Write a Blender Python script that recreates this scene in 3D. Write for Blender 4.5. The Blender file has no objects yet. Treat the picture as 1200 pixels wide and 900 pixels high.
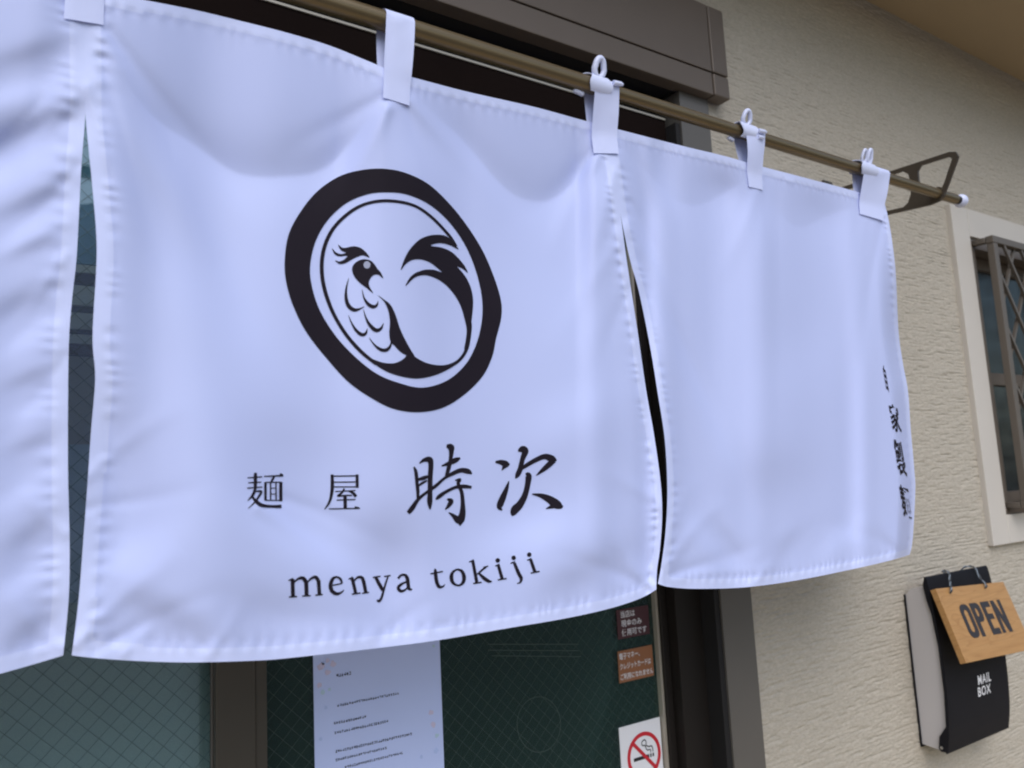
import bpy, bmesh, math, random
import numpy as np
from mathutils import Vector, Matrix
from mathutils.bvhtree import BVHTree
from mathutils.geometry import delaunay_2d_cdt

random.seed(7)
rng = np.random.default_rng(7)
sc = bpy.context.scene
COL = sc.collection
PI = math.pi

# ------------------------------------------------------------------ camera
F = 932.0                                    # focal length in photo pixels (1200 wide)
CAM = np.array([0.0, -1.10, 1.50])           # the wall face is the plane y = 0
_vx = np.array([1390.0, 55.0, F]); _vx /= np.linalg.norm(_vx)
_vz = np.array([-350.0, -6950.0, F]); _vz -= _vx * (_vz @ _vx); _vz /= np.linalg.norm(_vz)
_vy = np.cross(_vz, _vx)
ROT = np.array([_vx, _vy, _vz])              # rows: world axes seen from the camera
cd = bpy.data.cameras.new('camera'); cam = bpy.data.objects.new('camera', cd); COL.objects.link(cam)
cd.sensor_width = 36.0; cd.lens = F / 1200 * 36
cd.clip_start = 0.02; cd.clip_end = 500
_R = Matrix(((ROT[0][0], -ROT[0][1], -ROT[0][2]), (ROT[1][0], -ROT[1][1], -ROT[1][2]), (ROT[2][0], -ROT[2][1], -ROT[2][2])))
cam.matrix_world = Matrix.Translation(Vector(CAM)) @ _R.to_4x4()
cd.dof.use_dof = True; cd.dof.focus_distance = 1.15; cd.dof.aperture_fstop = 6.3
sc.camera = cam

# ------------------------------------------------------------------ light
EL, AZ = math.radians(50), math.radians(205)     # overcast, sky brightest in front of the shop
w = bpy.data.worlds.new('World'); sc.world = w; w.use_nodes = True
nt = w.node_tree; bg = nt.nodes['Background']
sky = nt.nodes.new('ShaderNodeTexSky'); sky.sky_type = 'NISHITA'; sky.sun_disc = False
sky.sun_elevation = EL; sky.sun_rotation = AZ
sky.air_density = 1.1; sky.dust_density = 2.0; sky.ozone_density = 1.0
nt.links.new(sky.outputs[0], bg.inputs[0]); bg.inputs[1].default_value = 0.135
sl = bpy.data.lights.new('sun', 'SUN'); sun = bpy.data.objects.new('sun', sl); COL.objects.link(sun)
sl.energy = 2.0; sl.angle = math.radians(64); sl.color = (0.90, 0.92, 1.0)
sd = Vector((math.sin(AZ) * math.cos(EL), math.cos(AZ) * math.cos(EL), math.sin(EL)))
sun.rotation_euler = sd.to_track_quat('Z', 'Y').to_euler()
sc.view_settings.view_transform = 'Standard'; sc.view_settings.look = 'None'
sc.view_settings.gamma = 1.0; sc.view_settings.exposure = 0.14
sc.cycles.filter_width = 2.1; sc.cycles.max_bounces = 8; sc.cycles.transparent_max_bounces = 12

# ------------------------------------------------------------------ helpers
def hit(px, py, D):
    """the point of the plane at D metres in front of the camera towards the wall that shows at a photo pixel"""
    r = ROT @ np.array([px - 600.0, py - 450.0, F]); p = CAM + r * (D / r[1])
    return Vector(p)

def proj(P):
    q = (np.asarray(P) - CAM) @ ROT
    return 600 + F * q[..., 0] / q[..., 2], 450 + F * q[..., 1] / q[..., 2]

def link(o, parent=None):
    COL.objects.link(o)
    if parent is not None: o.parent = parent
    return o

def tag(o, label=None, cat=None, group=None, kind=None):
    for k, v in (('label', label), ('category', cat), ('group', group), ('kind', kind)):
        if v: o[k] = v
    return o

def empty(name, label, cat, loc=(0, 0, 0), group=None):
    o = bpy.data.objects.new(name, None); o.location = loc; o.empty_display_size = 0.05
    COL.objects.link(o); return tag(o, label, cat, group)

def mesh_obj(name, verts, faces, m, parent=None, smooth=False):
    me = bpy.data.meshes.new(name)
    loc = Vector(parent_loc(parent))
    me.from_pydata([tuple(Vector(v) - loc) for v in verts], [], faces); me.update()
    if m is not None: me.materials.append(m)
    if smooth: me.shade_smooth()
    return link(bpy.data.objects.new(name, me), parent)

def parent_loc(p):
    v = Vector((0, 0, 0))
    while p is not None:
        v += p.location; p = p.parent
    return v

class MB:
    """collects shapes in world coordinates; build() links them as one mesh object"""
    def __init__(s): s.bm = bmesh.new()
    def box(s, x0, x1, y0, y1, z0, z1, bev=0.0):
        t = bmesh.new()
        r = bmesh.ops.create_cube(t, size=1)
        for v in t.verts:
            v.co = Vector(((x0 + x1) / 2 + v.co.x * (x1 - x0), (y0 + y1) / 2 + v.co.y * (y1 - y0), (z0 + z1) / 2 + v.co.z * (z1 - z0)))
        if bev: bmesh.ops.bevel(t, geom=list(t.edges), offset=bev, segments=2, affect='EDGES', profile=0.5)
        s.add(t); return s
    def add(s, t, M=None):
        me = bpy.data.meshes.new('tmp'); 
        if M is not None: t.transform(M)
        t.to_mesh(me); s.bm.from_mesh(me); bpy.data.meshes.remove(me); t.free()
    def tube(s, pts, rad, n=10, cap=True, closed=False):
        pts = [Vector(p) for p in pts]
        rads = rad if isinstance(rad, (list, tuple)) else [rad] * len(pts)
        rings = []; up = None
        N = len(pts)
        for i, p in enumerate(pts):
            if closed: t = pts[(i + 1) % N] - pts[i - 1]
            else: t = pts[min(i + 1, N - 1)] - pts[max(i - 1, 0)]
            t.normalize()
            if up is None:
                up = Vector((0, 0, 1)) if abs(t.z) < 0.9 else Vector((0, 1, 0))
            a = up - t * up.dot(t)
            a.normalize(); up = a; b = t.cross(a)
            rings.append([s.bm.verts.new(p + (a * math.cos(2 * PI * k / n) + b * math.sin(2 * PI * k / n)) * rads[i]) for k in range(n)])
        for i in range(N if closed else N - 1):
            A, B = rings[i], rings[(i + 1) % N]
            for k in range(n):
                s.bm.faces.new((A[k], A[(k + 1) % n], B[(k + 1) % n], B[k]))
        if cap and not closed:
            s.bm.faces.new(rings[0][::-1]); s.bm.faces.new(rings[-1])
        return s
    def sphere(s, c, r, seg=20, scale=(1, 1, 1)):
        t = bmesh.new(); bmesh.ops.create_uvsphere(t, u_segments=seg, v_segments=seg // 2, radius=r)
        s.add(t, Matrix.Translation(Vector(c)) @ Matrix.Diagonal((*scale, 1))); return s
    def prism(s, loops, to3, thick, bev=0.0):
        """2-D outline with holes extruded: to3(a, b, t) with t in 0..thick"""
        pts, edges = [], []
        for L in loops:
            n0 = len(pts); pts += [Vector(p) for p in L]
            edges += [(n0 + i, n0 + (i + 1) % len(L)) for i in range(len(L))]
        V, E, Fc, *_ = delaunay_2d_cdt(pts, edges, [], 2 if len(loops) == 1 else 4, 1e-7)
        keep = []
        for f in Fc:
            c = sum((V[i] for i in f), Vector((0, 0))) / len(f)
            if sum(inside(c, L) for L in loops) % 2 == 1: keep.append(f)
        a = [s.bm.verts.new(to3(v.x, v.y, 0)) for v in V]; b = [s.bm.verts.new(to3(v.x, v.y, thick)) for v in V]
        cnt = {}
        for f in keep:
            s.bm.faces.new([a[i] for i in f][::-1]); s.bm.faces.new([b[i] for i in f])
            for i in range(len(f)):
                e = (f[i], f[(i + 1) % len(f)]); cnt[e] = 1
        for (i, j) in cnt:
            if (j, i) not in cnt: s.bm.faces.new((a[i], a[j], b[j], b[i]))
        return s
    def build(s, name, m, parent=None, smooth=False):
        bmesh.ops.remove_doubles(s.bm, verts=s.bm.verts, dist=1e-6)
        loose = [v for v in s.bm.verts if not v.link_faces]
        bmesh.ops.delete(s.bm, geom=loose, context='VERTS')
        bmesh.ops.recalc_face_normals(s.bm, faces=s.bm.faces)
        me = bpy.data.meshes.new(name)
        bmesh.ops.translate(s.bm, verts=s.bm.verts, vec=-parent_loc(parent))
        s.bm.to_mesh(me); s.bm.free()
        me.materials.append(m)
        if smooth:
            me.shade_smooth()
            if hasattr(me, 'set_sharp_from_angle'): me.set_sharp_from_angle(angle=math.radians(40))
        return link(bpy.data.objects.new(name, me), parent)

def inside(p, L):
    r = False; n = len(L); j = n - 1
    for i in range(n):
        (xi, yi), (xj, yj) = L[i][:2], L[j][:2]
        if (yi > p[1]) != (yj > p[1]) and p[0] < (xj - xi) * (p[1] - yi) / (yj - yi) + xi: r = not r
        j = i
    return r

def catmull(P, closed=False, step=2.0):
    """smooth curve through points of any dimension, sampled about every STEP units of the first two"""
    P = np.array(P, float); n = len(P); out = []
    for i in range(n if closed else n - 1):
        if closed: a, b, c, d = P[i - 1], P[i], P[(i + 1) % n], P[(i + 2) % n]
        else: a, b, c, d = P[max(i - 1, 0)], P[i], P[i + 1], P[min(i + 2, n - 1)]
        k = max(2, int(np.linalg.norm((c - b)[:2]) / step) + 1)
        for t in np.arange(k) / k:
            out.append(0.5 * (2 * b + (c - a) * t + (2 * a - 5 * b + 4 * c - d) * t * t + (3 * b - a - 3 * c + d) * t ** 3))
    if not closed: out.append(P[-1])
    return np.array(out)

# ------------------------------------------------------------------ materials
def mat(name, col, rough=0.6, metal=0.0, var=0.06, vscale=8.0, bump=0.0, bscale=200.0, spec=0.5, stretch=(1, 1, 1), bdist=0.002):
    m = bpy.data.materials.new(name); m.use_nodes = True
    n, l = m.node_tree.nodes, m.node_tree.links
    p = n['Principled BSDF']
    p.inputs['Roughness'].default_value = rough; p.inputs['Metallic'].default_value = metal
    p.inputs['Specular IOR Level'].default_value = spec
    tc = n.new('ShaderNodeTexCoord'); mp = n.new('ShaderNodeMapping'); mp.inputs['Scale'].default_value = stretch
    l.new(tc.outputs['Object'], mp.inputs[0])
    no = n.new('ShaderNodeTexNoise'); no.inputs['Scale'].default_value = vscale; no.inputs['Detail'].default_value = 6
    l.new(mp.outputs[0], no.inputs['Vector'])
    mx = n.new('ShaderNodeMix'); mx.data_type = 'RGBA'
    mx.inputs[6].default_value = tuple(c * (1 - var) for c in col) + (1,); mx.inputs[7].default_value = tuple(min(1, c * (1 + var)) for c in col) + (1,)
    l.new(no.outputs['Fac'], mx.inputs[0]); l.new(mx.outputs[2], p.inputs['Base Color'])
    if bump:
        nb = n.new('ShaderNodeTexNoise'); nb.inputs['Scale'].default_value = bscale; nb.inputs['Detail'].default_value = 5
        l.new(mp.outputs[0], nb.inputs['Vector'])
        b = n.new('ShaderNodeBump'); b.inputs['Strength'].default_value = bump; b.inputs['Distance'].default_value = bdist
        l.new(nb.outputs['Fac'], b.inputs['Height']); l.new(b.outputs[0], p.inputs['Normal'])
    return m

def cloth_mat(name, col, trans, rough=0.55):
    m = mat(name, col, rough, 0, 0.015, 3.0, 0.10, 900.0, 0.35)
    n, l = m.node_tree.nodes, m.node_tree.links
    p = n['Principled BSDF']; out = n['Material Output']
    tr = n.new('ShaderNodeBsdfTranslucent'); tr.inputs[0].default_value = (*col, 1)
    mx = n.new('ShaderNodeMixShader'); mx.inputs[0].default_value = trans
    l.new(p.outputs[0], mx.inputs[1]); l.new(tr.outputs[0], mx.inputs[2]); l.new(mx.outputs[0], out.inputs[0])
    return m

def glass_mat(name, tint, refl, wav=0.0, wscale=20.0, rough=0.015, painted_haze=None):
    m = bpy.data.materials.new(name); m.use_nodes = True
    n, l = m.node_tree.nodes, m.node_tree.links
    n.remove(n['Principled BSDF']); out = n['Material Output']
    t = n.new('ShaderNodeBsdfTransparent'); t.inputs[0].default_value = (*tint, 1)
    g = n.new('ShaderNodeBsdfGlossy'); g.inputs['Roughness'].default_value = rough; g.inputs[0].default_value = (0.9, 0.97, 1.0, 1)
    fr = n.new('ShaderNodeFresnel'); fr.inputs[0].default_value = 1.5
    ma = n.new('ShaderNodeMath'); ma.operation = 'ADD'; ma.inputs[1].default_value = refl; ma.use_clamp = True
    l.new(fr.outputs[0], ma.inputs[0])
    mx = n.new('ShaderNodeMixShader'); l.new(ma.outputs[0], mx.inputs[0]); l.new(t.outputs[0], mx.inputs[1]); l.new(g.outputs[0], mx.inputs[2])
    if wav:
        tc = n.new('ShaderNodeTexCoord'); no = n.new('ShaderNodeTexNoise'); no.inputs['Scale'].default_value = wscale; no.inputs['Detail'].default_value = 2
        b = n.new('ShaderNodeBump'); b.inputs['Strength'].default_value = wav; b.inputs['Distance'].default_value = 0.01
        l.new(tc.outputs['Object'], no.inputs['Vector']); l.new(no.outputs['Fac'], b.inputs['Height'])
        l.new(b.outputs[0], g.inputs['Normal']); l.new(b.outputs[0], fr.inputs['Normal'])
    if painted_haze:                                  # even diffuse green painted in for the pane's weak reflection
        df = n.new('ShaderNodeBsdfDiffuse'); df.inputs[0].default_value = (*painted_haze[0], 1)
        m2 = n.new('ShaderNodeMixShader'); m2.inputs[0].default_value = painted_haze[1]
        l.new(mx.outputs[0], m2.inputs[1]); l.new(df.outputs[0], m2.inputs[2]); l.new(m2.outputs[0], out.inputs[0])
    else:
        l.new(mx.outputs[0], out.inputs[0])
    return m

def wood_mat():
    m = bpy.data.materials.new('cedar wood'); m.use_nodes = True
    n, l = m.node_tree.nodes, m.node_tree.links; p = n['Principled BSDF']; p.inputs['Roughness'].default_value = 0.5
    tc = n.new('ShaderNodeTexCoord'); mp = n.new('ShaderNodeMapping'); mp.inputs['Scale'].default_value = (3.0, 10, 26)
    l.new(tc.outputs['Object'], mp.inputs[0])
    no = n.new('ShaderNodeTexNoise'); no.inputs['Scale'].default_value = 1.0; no.inputs['Detail'].default_value = 2; no.inputs['Distortion'].default_value = 0.6
    l.new(mp.outputs[0], no.inputs['Vector'])
    mu = n.new('ShaderNodeMath'); mu.operation = 'MULTIPLY'; mu.inputs[1].default_value = 9
    si = n.new('ShaderNodeMath'); si.operation = 'FRACT'
    l.new(no.outputs['Fac'], mu.inputs[0]); l.new(mu.outputs[0], si.inputs[0])
    cr = n.new('ShaderNodeValToRGB')
    cr.color_ramp.elements[0].color = (0.50, 0.27, 0.095, 1); cr.color_ramp.elements[1].color = (0.41, 0.205, 0.066, 1)
    e = cr.color_ramp.elements.new(0.72); e.color = (0.47, 0.245, 0.082, 1); cr.color_ramp.elements[-1].position = 1.0
    l.new(si.outputs[0], cr.inputs[0])
    n2 = n.new('ShaderNodeTexNoise'); n2.inputs['Scale'].default_value = 1.0; n2.inputs['Detail'].default_value = 4
    m2 = n.new('ShaderNodeMapping'); m2.inputs['Scale'].default_value = (14, 40, 320); l.new(tc.outputs['Object'], m2.inputs[0]); l.new(m2.outputs[0], n2.inputs['Vector'])
    mx = n.new('ShaderNodeMix'); mx.data_type = 'RGBA'; mx.blend_type = 'MULTIPLY'; mx.inputs[0].default_value = 0.35
    l.new(cr.outputs[0], mx.inputs[6]); l.new(n2.outputs['Fac'], mx.inputs[7]); l.new(mx.outputs[2], p.inputs['Base Color'])
    return m

def cord_mat():
    return mat('cord', (0.05, 0.055, 0.06), 0.8, 0, 0.3, 60)

M = dict(
    cloth=cloth_mat('white polyester', (0.595, 0.660, 0.985), 0.20),
    hem=cloth_mat('white polyester doubled', (0.635, 0.695, 0.985), 0.12),
    tab=cloth_mat('white polyester strap', (0.64, 0.69, 0.95), 0.08),
    print=mat('black ink', (0.010, 0.0065, 0.012), 0.8, 0, 0.2, 12, spec=0.2),
    eye=mat('grey ink', (0.30, 0.32, 0.42), 0.7, 0, 0.1, 40),
    siding=mat('beige siding', (0.455, 0.41, 0.335), 0.9, 0, 0.26, 170, 0.8, 300, 0.2, (0.6, 1, 1.5), 0.003),
    soffit=mat('soffit board', (0.36, 0.275, 0.17), 0.8, 0, 0.04, 6, 0.15, 300),
    casing=mat('cream casing', (0.55, 0.51, 0.45), 0.6, 0, 0.05, 9, 0.1, 260),
    bronze=mat('bronze coated metal', (0.135, 0.105, 0.080), 0.45, 0.25, 0.06, 14, 0.06, 500),
    bronze_light=mat('bronze coated metal light', (0.125, 0.105, 0.085), 0.5, 0.2, 0.06, 14, 0.06, 500),
    bronze_dark=mat('dark bronze sash', (0.016, 0.013, 0.011), 0.5, 0.1, 0.08, 14, 0.05, 400, 0.25),
    black_gap=mat('black rubber and slot shade', (0.006, 0.005, 0.005), 0.8, 0, 0.2, 20),
    black_brown=mat('black brown rail', (0.010, 0.006, 0.005), 0.85, 0, 0.2, 12, spec=0.05),
    jamb=mat('brown grey jamb', (0.115, 0.105, 0.092), 0.5, 0.1, 0.06, 14, 0.06, 500), stile=mat('dark brown stile', (0.058, 0.050, 0.039), 0.45, 0.2, 0.06, 14, 0.06, 500),
    rail=mat('rail edge', (0.42, 0.38, 0.31), 0.4, 0.3, 0.05, 20),
    rod=mat('bronze anodised rod', (0.17, 0.125, 0.065), 0.30, 0.55, 0.08, 18, 0.05, 300),
    bracket=mat('bronze painted iron', (0.085, 0.068, 0.05), 0.4, 0.4, 0.1, 24, 0.08, 300),
    plastic=mat('white plastic', (0.62, 0.66, 0.86), 0.35, 0, 0.03, 30),
    film=mat('frosted film', (0.44, 0.52, 0.56), 0.5, 0, 0.08, 3),
    wire=mat('glass wire light', (0.065, 0.100, 0.088), 0.5, 0.2, 0.1, 20),
    wire_dark=mat('glass wire dark', (0.07, 0.11, 0.115), 0.5, 0.2, 0.1, 20),
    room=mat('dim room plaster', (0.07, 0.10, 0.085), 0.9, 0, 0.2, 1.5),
    paper=mat('printer paper', (0.54, 0.63, 0.95), 0.8, 0, 0.04, 10),
    ink=mat('printed ink', (0.05, 0.05, 0.08), 0.8, 0, 0.2, 60),
    pink=mat('pastel pink print', (0.60, 0.55, 0.72), 0.8, 0, 0.15, 60),
    mint=mat('pastel green print', (0.46, 0.62, 0.74), 0.8, 0, 0.15, 60),
    sky_blue=mat('pastel blue print', (0.44, 0.55, 0.86), 0.8, 0, 0.15, 60),
    maroon=mat('maroon sticker', (0.065, 0.020, 0.026), 0.4, 0, 0.1, 40),
    brown=mat('brown sticker', (0.28, 0.115, 0.05), 0.4, 0, 0.1, 40),
    white=mat('white vinyl', (0.78, 0.78, 0.80), 0.45, 0, 0.03, 30),
    red=mat('red vinyl', (0.55, 0.015, 0.03), 0.4, 0, 0.06, 30),
    blackv=mat('black vinyl', (0.015, 0.015, 0.017), 0.4, 0, 0.1, 30),
    box_black=mat('black mail box plastic', (0.010, 0.010, 0.013), 0.6, 0, 0.15, 20, 0.04, 500, 0.12),
    box_grey=mat('pale grey mail box side', (0.50, 0.48, 0.48), 0.5, 0, 0.04, 12, 0.04, 500),
    steel=mat('steel pin', (0.5, 0.5, 0.5), 0.3, 1.0, 0.05, 30),
    cord=cord_mat(), cord_light=mat('cord pale strand', (0.24, 0.28, 0.32), 0.8, 0, 0.2, 60),
    wood=wood_mat(),
    letter_grey=mat('dark grey paint', (0.022, 0.019, 0.022), 0.6, 0, 0.15, 50),
    sky_reflection=mat('painted sky reflection', (0.28, 0.48, 0.62), 0.6, 0, 0.1, 8), board_beige=mat('beige board', (0.86, 0.78, 0.66), 0.7, 0, 0.1, 10), board_brown=mat('brown board', (0.50, 0.41, 0.31), 0.7, 0, 0.3, 10),
    concrete=mat('concrete paving', (0.46, 0.375, 0.25), 0.9, 0, 0.15, 2.0, 0.3, 60),
    asphalt=mat('asphalt', (0.06, 0.06, 0.062), 0.9, 0, 0.2, 3.0, 0.4, 120),
    board_dark=mat('dark board', (0.06, 0.05, 0.045), 0.6, 0, 0.1, 6),
)
G_CLEAR = glass_mat('door glass', (0.45, 0.62, 0.54), 0.0, painted_haze=((0.11, 0.20, 0.175), 0.11))
G_PALE = glass_mat('pale door glass', (0.86, 0.92, 0.90), 0.09)
G_RAIN = glass_mat('patterned window glass', (0.16, 0.20, 0.21), 0.03, 0.10, 14, 0.24)

# ------------------------------------------------------------------ noise for relief
def vnoise(x, y, seed):
    r = np.random.default_rng(seed); T = r.random((256, 256))
    xi, yi = np.floor(x).astype(int), np.floor(y).astype(int); fx, fy = x - xi, y - yi
    fx, fy = fx * fx * (3 - 2 * fx), fy * fy * (3 - 2 * fy)
    g = lambda a, b: T[a & 255, b & 255]
    return (g(xi, yi) * (1 - fx) + g(xi + 1, yi) * fx) * (1 - fy) + (g(xi, yi + 1) * (1 - fx) + g(xi + 1, yi + 1) * fx) * fy

def grid_obj(name, P, m, parent=None, keep=None, smooth=True):
    """P: (rows, cols, 3) world points"""
    r, c, _ = P.shape
    P = P - np.array(parent_loc(parent))
    i = np.arange(r * c).reshape(r, c)
    q = np.stack([i[:-1, :-1], i[:-1, 1:], i[1:, 1:], i[1:, :-1]], -1).reshape(-1, 4)
    if keep is not None: q = q[keep.reshape(-1)]
    me = bpy.data.meshes.new(name)
    me.vertices.add(r * c); me.vertices.foreach_set('co', P.reshape(-1).astype(np.float32))
    me.loops.add(q.size); me.loops.foreach_set('vertex_index', q.reshape(-1).astype(np.int32))
    me.polygons.add(len(q)); me.polygons.foreach_set('loop_start', np.arange(0, q.size, 4, dtype=np.int32))
    me.update(calc_edges=True); me.validate()
    me.materials.append(m)
    if smooth: me.shade_smooth()
    return link(bpy.data.objects.new(name, me), parent)

# ================================================================== SETTING
tag(MB().box(-60, 60, -2.2, 6, -0.12, 0.0).build('pavement', M['concrete']), kind='structure')
tag(mesh_obj('road', [(-200, -200, -0.12), (200, -200, -0.12), (200, -2.2, -0.12), (-200, -2.2, -0.12)], [(0, 1, 2, 3)], M['asphalt']), kind='structure')

DX0, DX1, DTOP = -0.76, 1.27, 2.33           # the door opening
WX0, WX1, WZ0, WZ1 = 2.352, 2.96, 1.36, 2.165   # the window opening
SOF = 2.78
# the wall: one sheet; the part in view carries the raked relief as real geometry
xs = np.arange(1.0, 3.2001, 0.0045); zs = np.arange(0.60, SOF + 0.0001, 0.0024)
X, Z = np.meshgrid(xs, zs)
warp = 0.0015 * (vnoise(X * 7, Z * 9, 1) - 0.5) + 0.003 * (vnoise(X * 60, Z * 60, 2) - 0.5)
rows = (Z + warp) / 0.0088
rid = np.floor(rows).astype(int); fr = rows - rid
dash = vnoise(X * 34 + rid * 7.31, rid * 3.77 + 0 * X, 3)
strong = np.where(rid % 5 == 2, 0.45 * vnoise(X * 4.5 + rid * 3.3, rid * 1.7 + 0 * X, 8), 0.0)
groove = np.exp(-((fr - 0.5) / 0.20) ** 2) * np.clip(dash * 1.9 - 0.80 + strong, 0, 1)
rough_ = vnoise(X * 85, Z * 230, 4) * 0.5 + vnoise(X * 190, Z * 400, 5) * 0.5
Y = 0.0036 * groove + 0.0026 * rough_ + 0.0006 * vnoise(X * 20, Z * 80, 6)
Pw = np.stack([X, Y, Z], -1)
xc, zc = (X[:-1, :-1] + X[1:, 1:]) / 2, (Z[:-1, :-1] + Z[1:, 1:]) / 2
keep = ~((xc < DX1) & (zc < DTOP)) & ~((xc > WX0) & (xc < WX1) & (zc > WZ0) & (zc < WZ1))
wall = tag(grid_obj('wall', Pw, M['siding'], None, keep), kind='structure')
# the rest of the facade, plain, and the reveals of the openings
vs, fs = [], []
def quad(*p):
    n0 = len(vs); vs.extend(p); fs.append((n0, n0 + 1, n0 + 2, n0 + 3))
def rect(x0, x1, z0, z1, y=0.003): quad((x0, y, z0), (x1, y, z0), (x1, y, z1), (x0, y, z1))
rect(-4, DX0, 0, SOF); rect(DX0, 1.0, DTOP, SOF); rect(1.27, 3.2, 0, 0.6); rect(3.2, 7, 0, SOF)
for x in (DX0, DX1): quad((x, 0, 0), (x, 0.16, 0), (x, 0.16, DTOP), (x, 0, DTOP))
quad((DX0, 0, DTOP), (DX1, 0, DTOP), (DX1, 0.16, DTOP), (DX0, 0.16, DTOP))
for x in (WX0, WX1): quad((x, 0, WZ0), (x, 0.16, WZ0), (x, 0.16, WZ1), (x, 0, WZ1))
for z in (WZ0, WZ1): quad((WX0, 0, z), (WX1, 0, z), (WX1, 0.16, z), (WX0, 0.16, z))
mesh_obj('wall_return', vs, fs, M['siding'], wall)
tag(MB().box(-4, 7, -0.38, 0.3, SOF - 0.0005, SOF + 0.03).box(-4, 7, -0.40, -0.3802, SOF - 0.02, SOF + 0.2).build('soffit', M['soffit']), kind='structure')
# the dim room behind door and window
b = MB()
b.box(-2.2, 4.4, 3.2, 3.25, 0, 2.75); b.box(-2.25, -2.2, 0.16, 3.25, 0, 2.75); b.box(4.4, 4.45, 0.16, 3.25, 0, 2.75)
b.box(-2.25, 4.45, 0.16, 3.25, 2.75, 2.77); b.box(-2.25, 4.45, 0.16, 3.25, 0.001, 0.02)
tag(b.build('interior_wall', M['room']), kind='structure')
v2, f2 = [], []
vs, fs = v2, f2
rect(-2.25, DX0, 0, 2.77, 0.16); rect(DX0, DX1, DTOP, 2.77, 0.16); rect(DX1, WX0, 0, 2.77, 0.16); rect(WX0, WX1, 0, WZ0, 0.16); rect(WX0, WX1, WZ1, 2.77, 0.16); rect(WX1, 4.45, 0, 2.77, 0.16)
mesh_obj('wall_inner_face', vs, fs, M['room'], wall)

# ================================================================== SHUTTER BOX over the door
sb = empty('shutter_box', 'brown metal shutter box fixed to the wall above the door', 'shutter box', (0.3, 0, 2.315))
zS = 2.366
MB().box(-0.80, 1.282, -0.033, 0.0, zS + 0.0015, 2.522, 0.0015).build('upper_cover', M['bronze'], sb)
MB().box(-0.80, 1.282, -0.032, 0.0, 2.315, zS - 0.0015, 0.0015).build('lower_cover', M['bronze'], sb)
MB().box(1.2845, 1.333, -0.034, -0.001, zS + 0.0015, 2.522, 0.003).build('end_cap', M['bronze'], sb)
MB().box(1.2845, 1.333, -0.034, -0.001, 2.315, zS - 0.0015, 0.003).build('end_cap', M['bronze'], sb)
MB().box(-0.79, 1.30, -0.028, -0.001, 2.32, 2.515).build('joint', M['black_gap'], sb)

# ================================================================== SLIDING DOOR
dr = empty('sliding_door', 'dark bronze sliding door with wired glass behind the white split curtain', 'door', (0.3, 0.05, 0))
fr_ = MB()
fr_.box(1.200, 1.2875, -0.010, 0.0, 0.0, 2.314); fr_.box(1.200, 1.268, 0.0005, 0.12, 0.0, 2.314)
fr_.build('door_jamb', M['jamb'], dr)
MB().box(-0.77, -0.70, -0.010, 0.12, 0, 2.314).build('door_jamb', M['jamb'], dr)
hd = MB().box(-0.70, 1.185, 0.022, 0.115, 2.10, 2.262).build('door_head', M['black_brown'], dr)
MB().box(-0.70, 1.183, 0.0185, 0.0215, 2.2565, 2.2605).build('rail_edge', M['rail'], hd)
MB().box(-0.70, 1.198, 0.0015, 0.0595, 2.3165, 2.328).build('slot_shade', M['black_gap'], hd)  # solid black block; the recess's shade is put into its colour
MB().box(-0.70, 1.198, 0.060, 0.115, 2.2625, 2.325).build('slot_shade', M['black_gap'], hd)
MB().box(1.1855, 1.1995, -0.006, 0.115, 0, 2.242).build('seal', M['black_gap'], dr)
MB().box(1.117, 1.185, 0.030, 0.115, 0, 2.0995).build('guide_post', M['bronze_dark'], dr)
MB().box(-0.70, 1.185, 0.0, 0.115, 0.0, 0.05).build('threshold', M['bronze_light'], dr)

def wires(x0, x1, z0, z1, y, pitch, wdt, name, m, parent):
    vs, fs = [], []
    d = wdt * 0.7071
    for sgn in (1, -1):
        c = (x0 - z1) if sgn == 1 else (x0 + z0)
        cmax = (x1 - z0) if sgn == 1 else (x1 + z1)
        while c < cmax:
            if sgn == 1: xa, xb = max(x0, c + z0), min(x1, c + z1)
            else: xa, xb = max(x0, c - z1), min(x1, c - z0)
            if xb > xa:
                za, zb = ((xa - c, xb - c) if sgn == 1 else (c - xa, c - xb))
                n0 = len(vs); yy = y + (0.0004 if sgn == 1 else -0.0004)
                vs += [(xa, yy, za - d), (xa, yy, za + d), (xb, yy, zb + d), (xb, yy, zb - d)]
                fs.append((n0, n0 + 1, n0 + 2, n0 + 3))
            c += pitch * 1.4142
    return tag(mesh_obj(name, vs, fs, m, parent), kind='stuff')

# left leaf, in the outer track
lf = MB().box(0.270, 0.322, 0.022, 0.052, 0.05, 2.098, 0.002).box(0.3225, 0.338, 0.026, 0.052, 0.05, 2.098, 0.001).build('door_leaf', M['stile'], dr)
MB().box(-0.698, -0.645, 0.022, 0.052, 0.05, 2.098, 0.002).build('stile', M['stile'], lf)
MB().box(0.2680, 0.2698, 0.036, 0.042, 0.05, 2.098).build('gasket', M['jamb'], lf)
MB().box(0.2757, 0.289, 0.0525, 0.085, 0.05, 2.098).build('stile', M['stile'], lf)
MB().box(-0.70, 0.2752, 0.068, 0.073, 0.06, 2.20).build('glass_pane', G_PALE, lf)
MB().box(-0.70, 0.2752, 0.0755, 0.077, 0.06, 1.588).build('frosted_film', M['film'], lf)
wires(-0.70, 0.275, 0.9, 2.09, 0.0665, 0.0178, 0.0006, 'wire_mesh', M['wire_dark'], lf)
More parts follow.
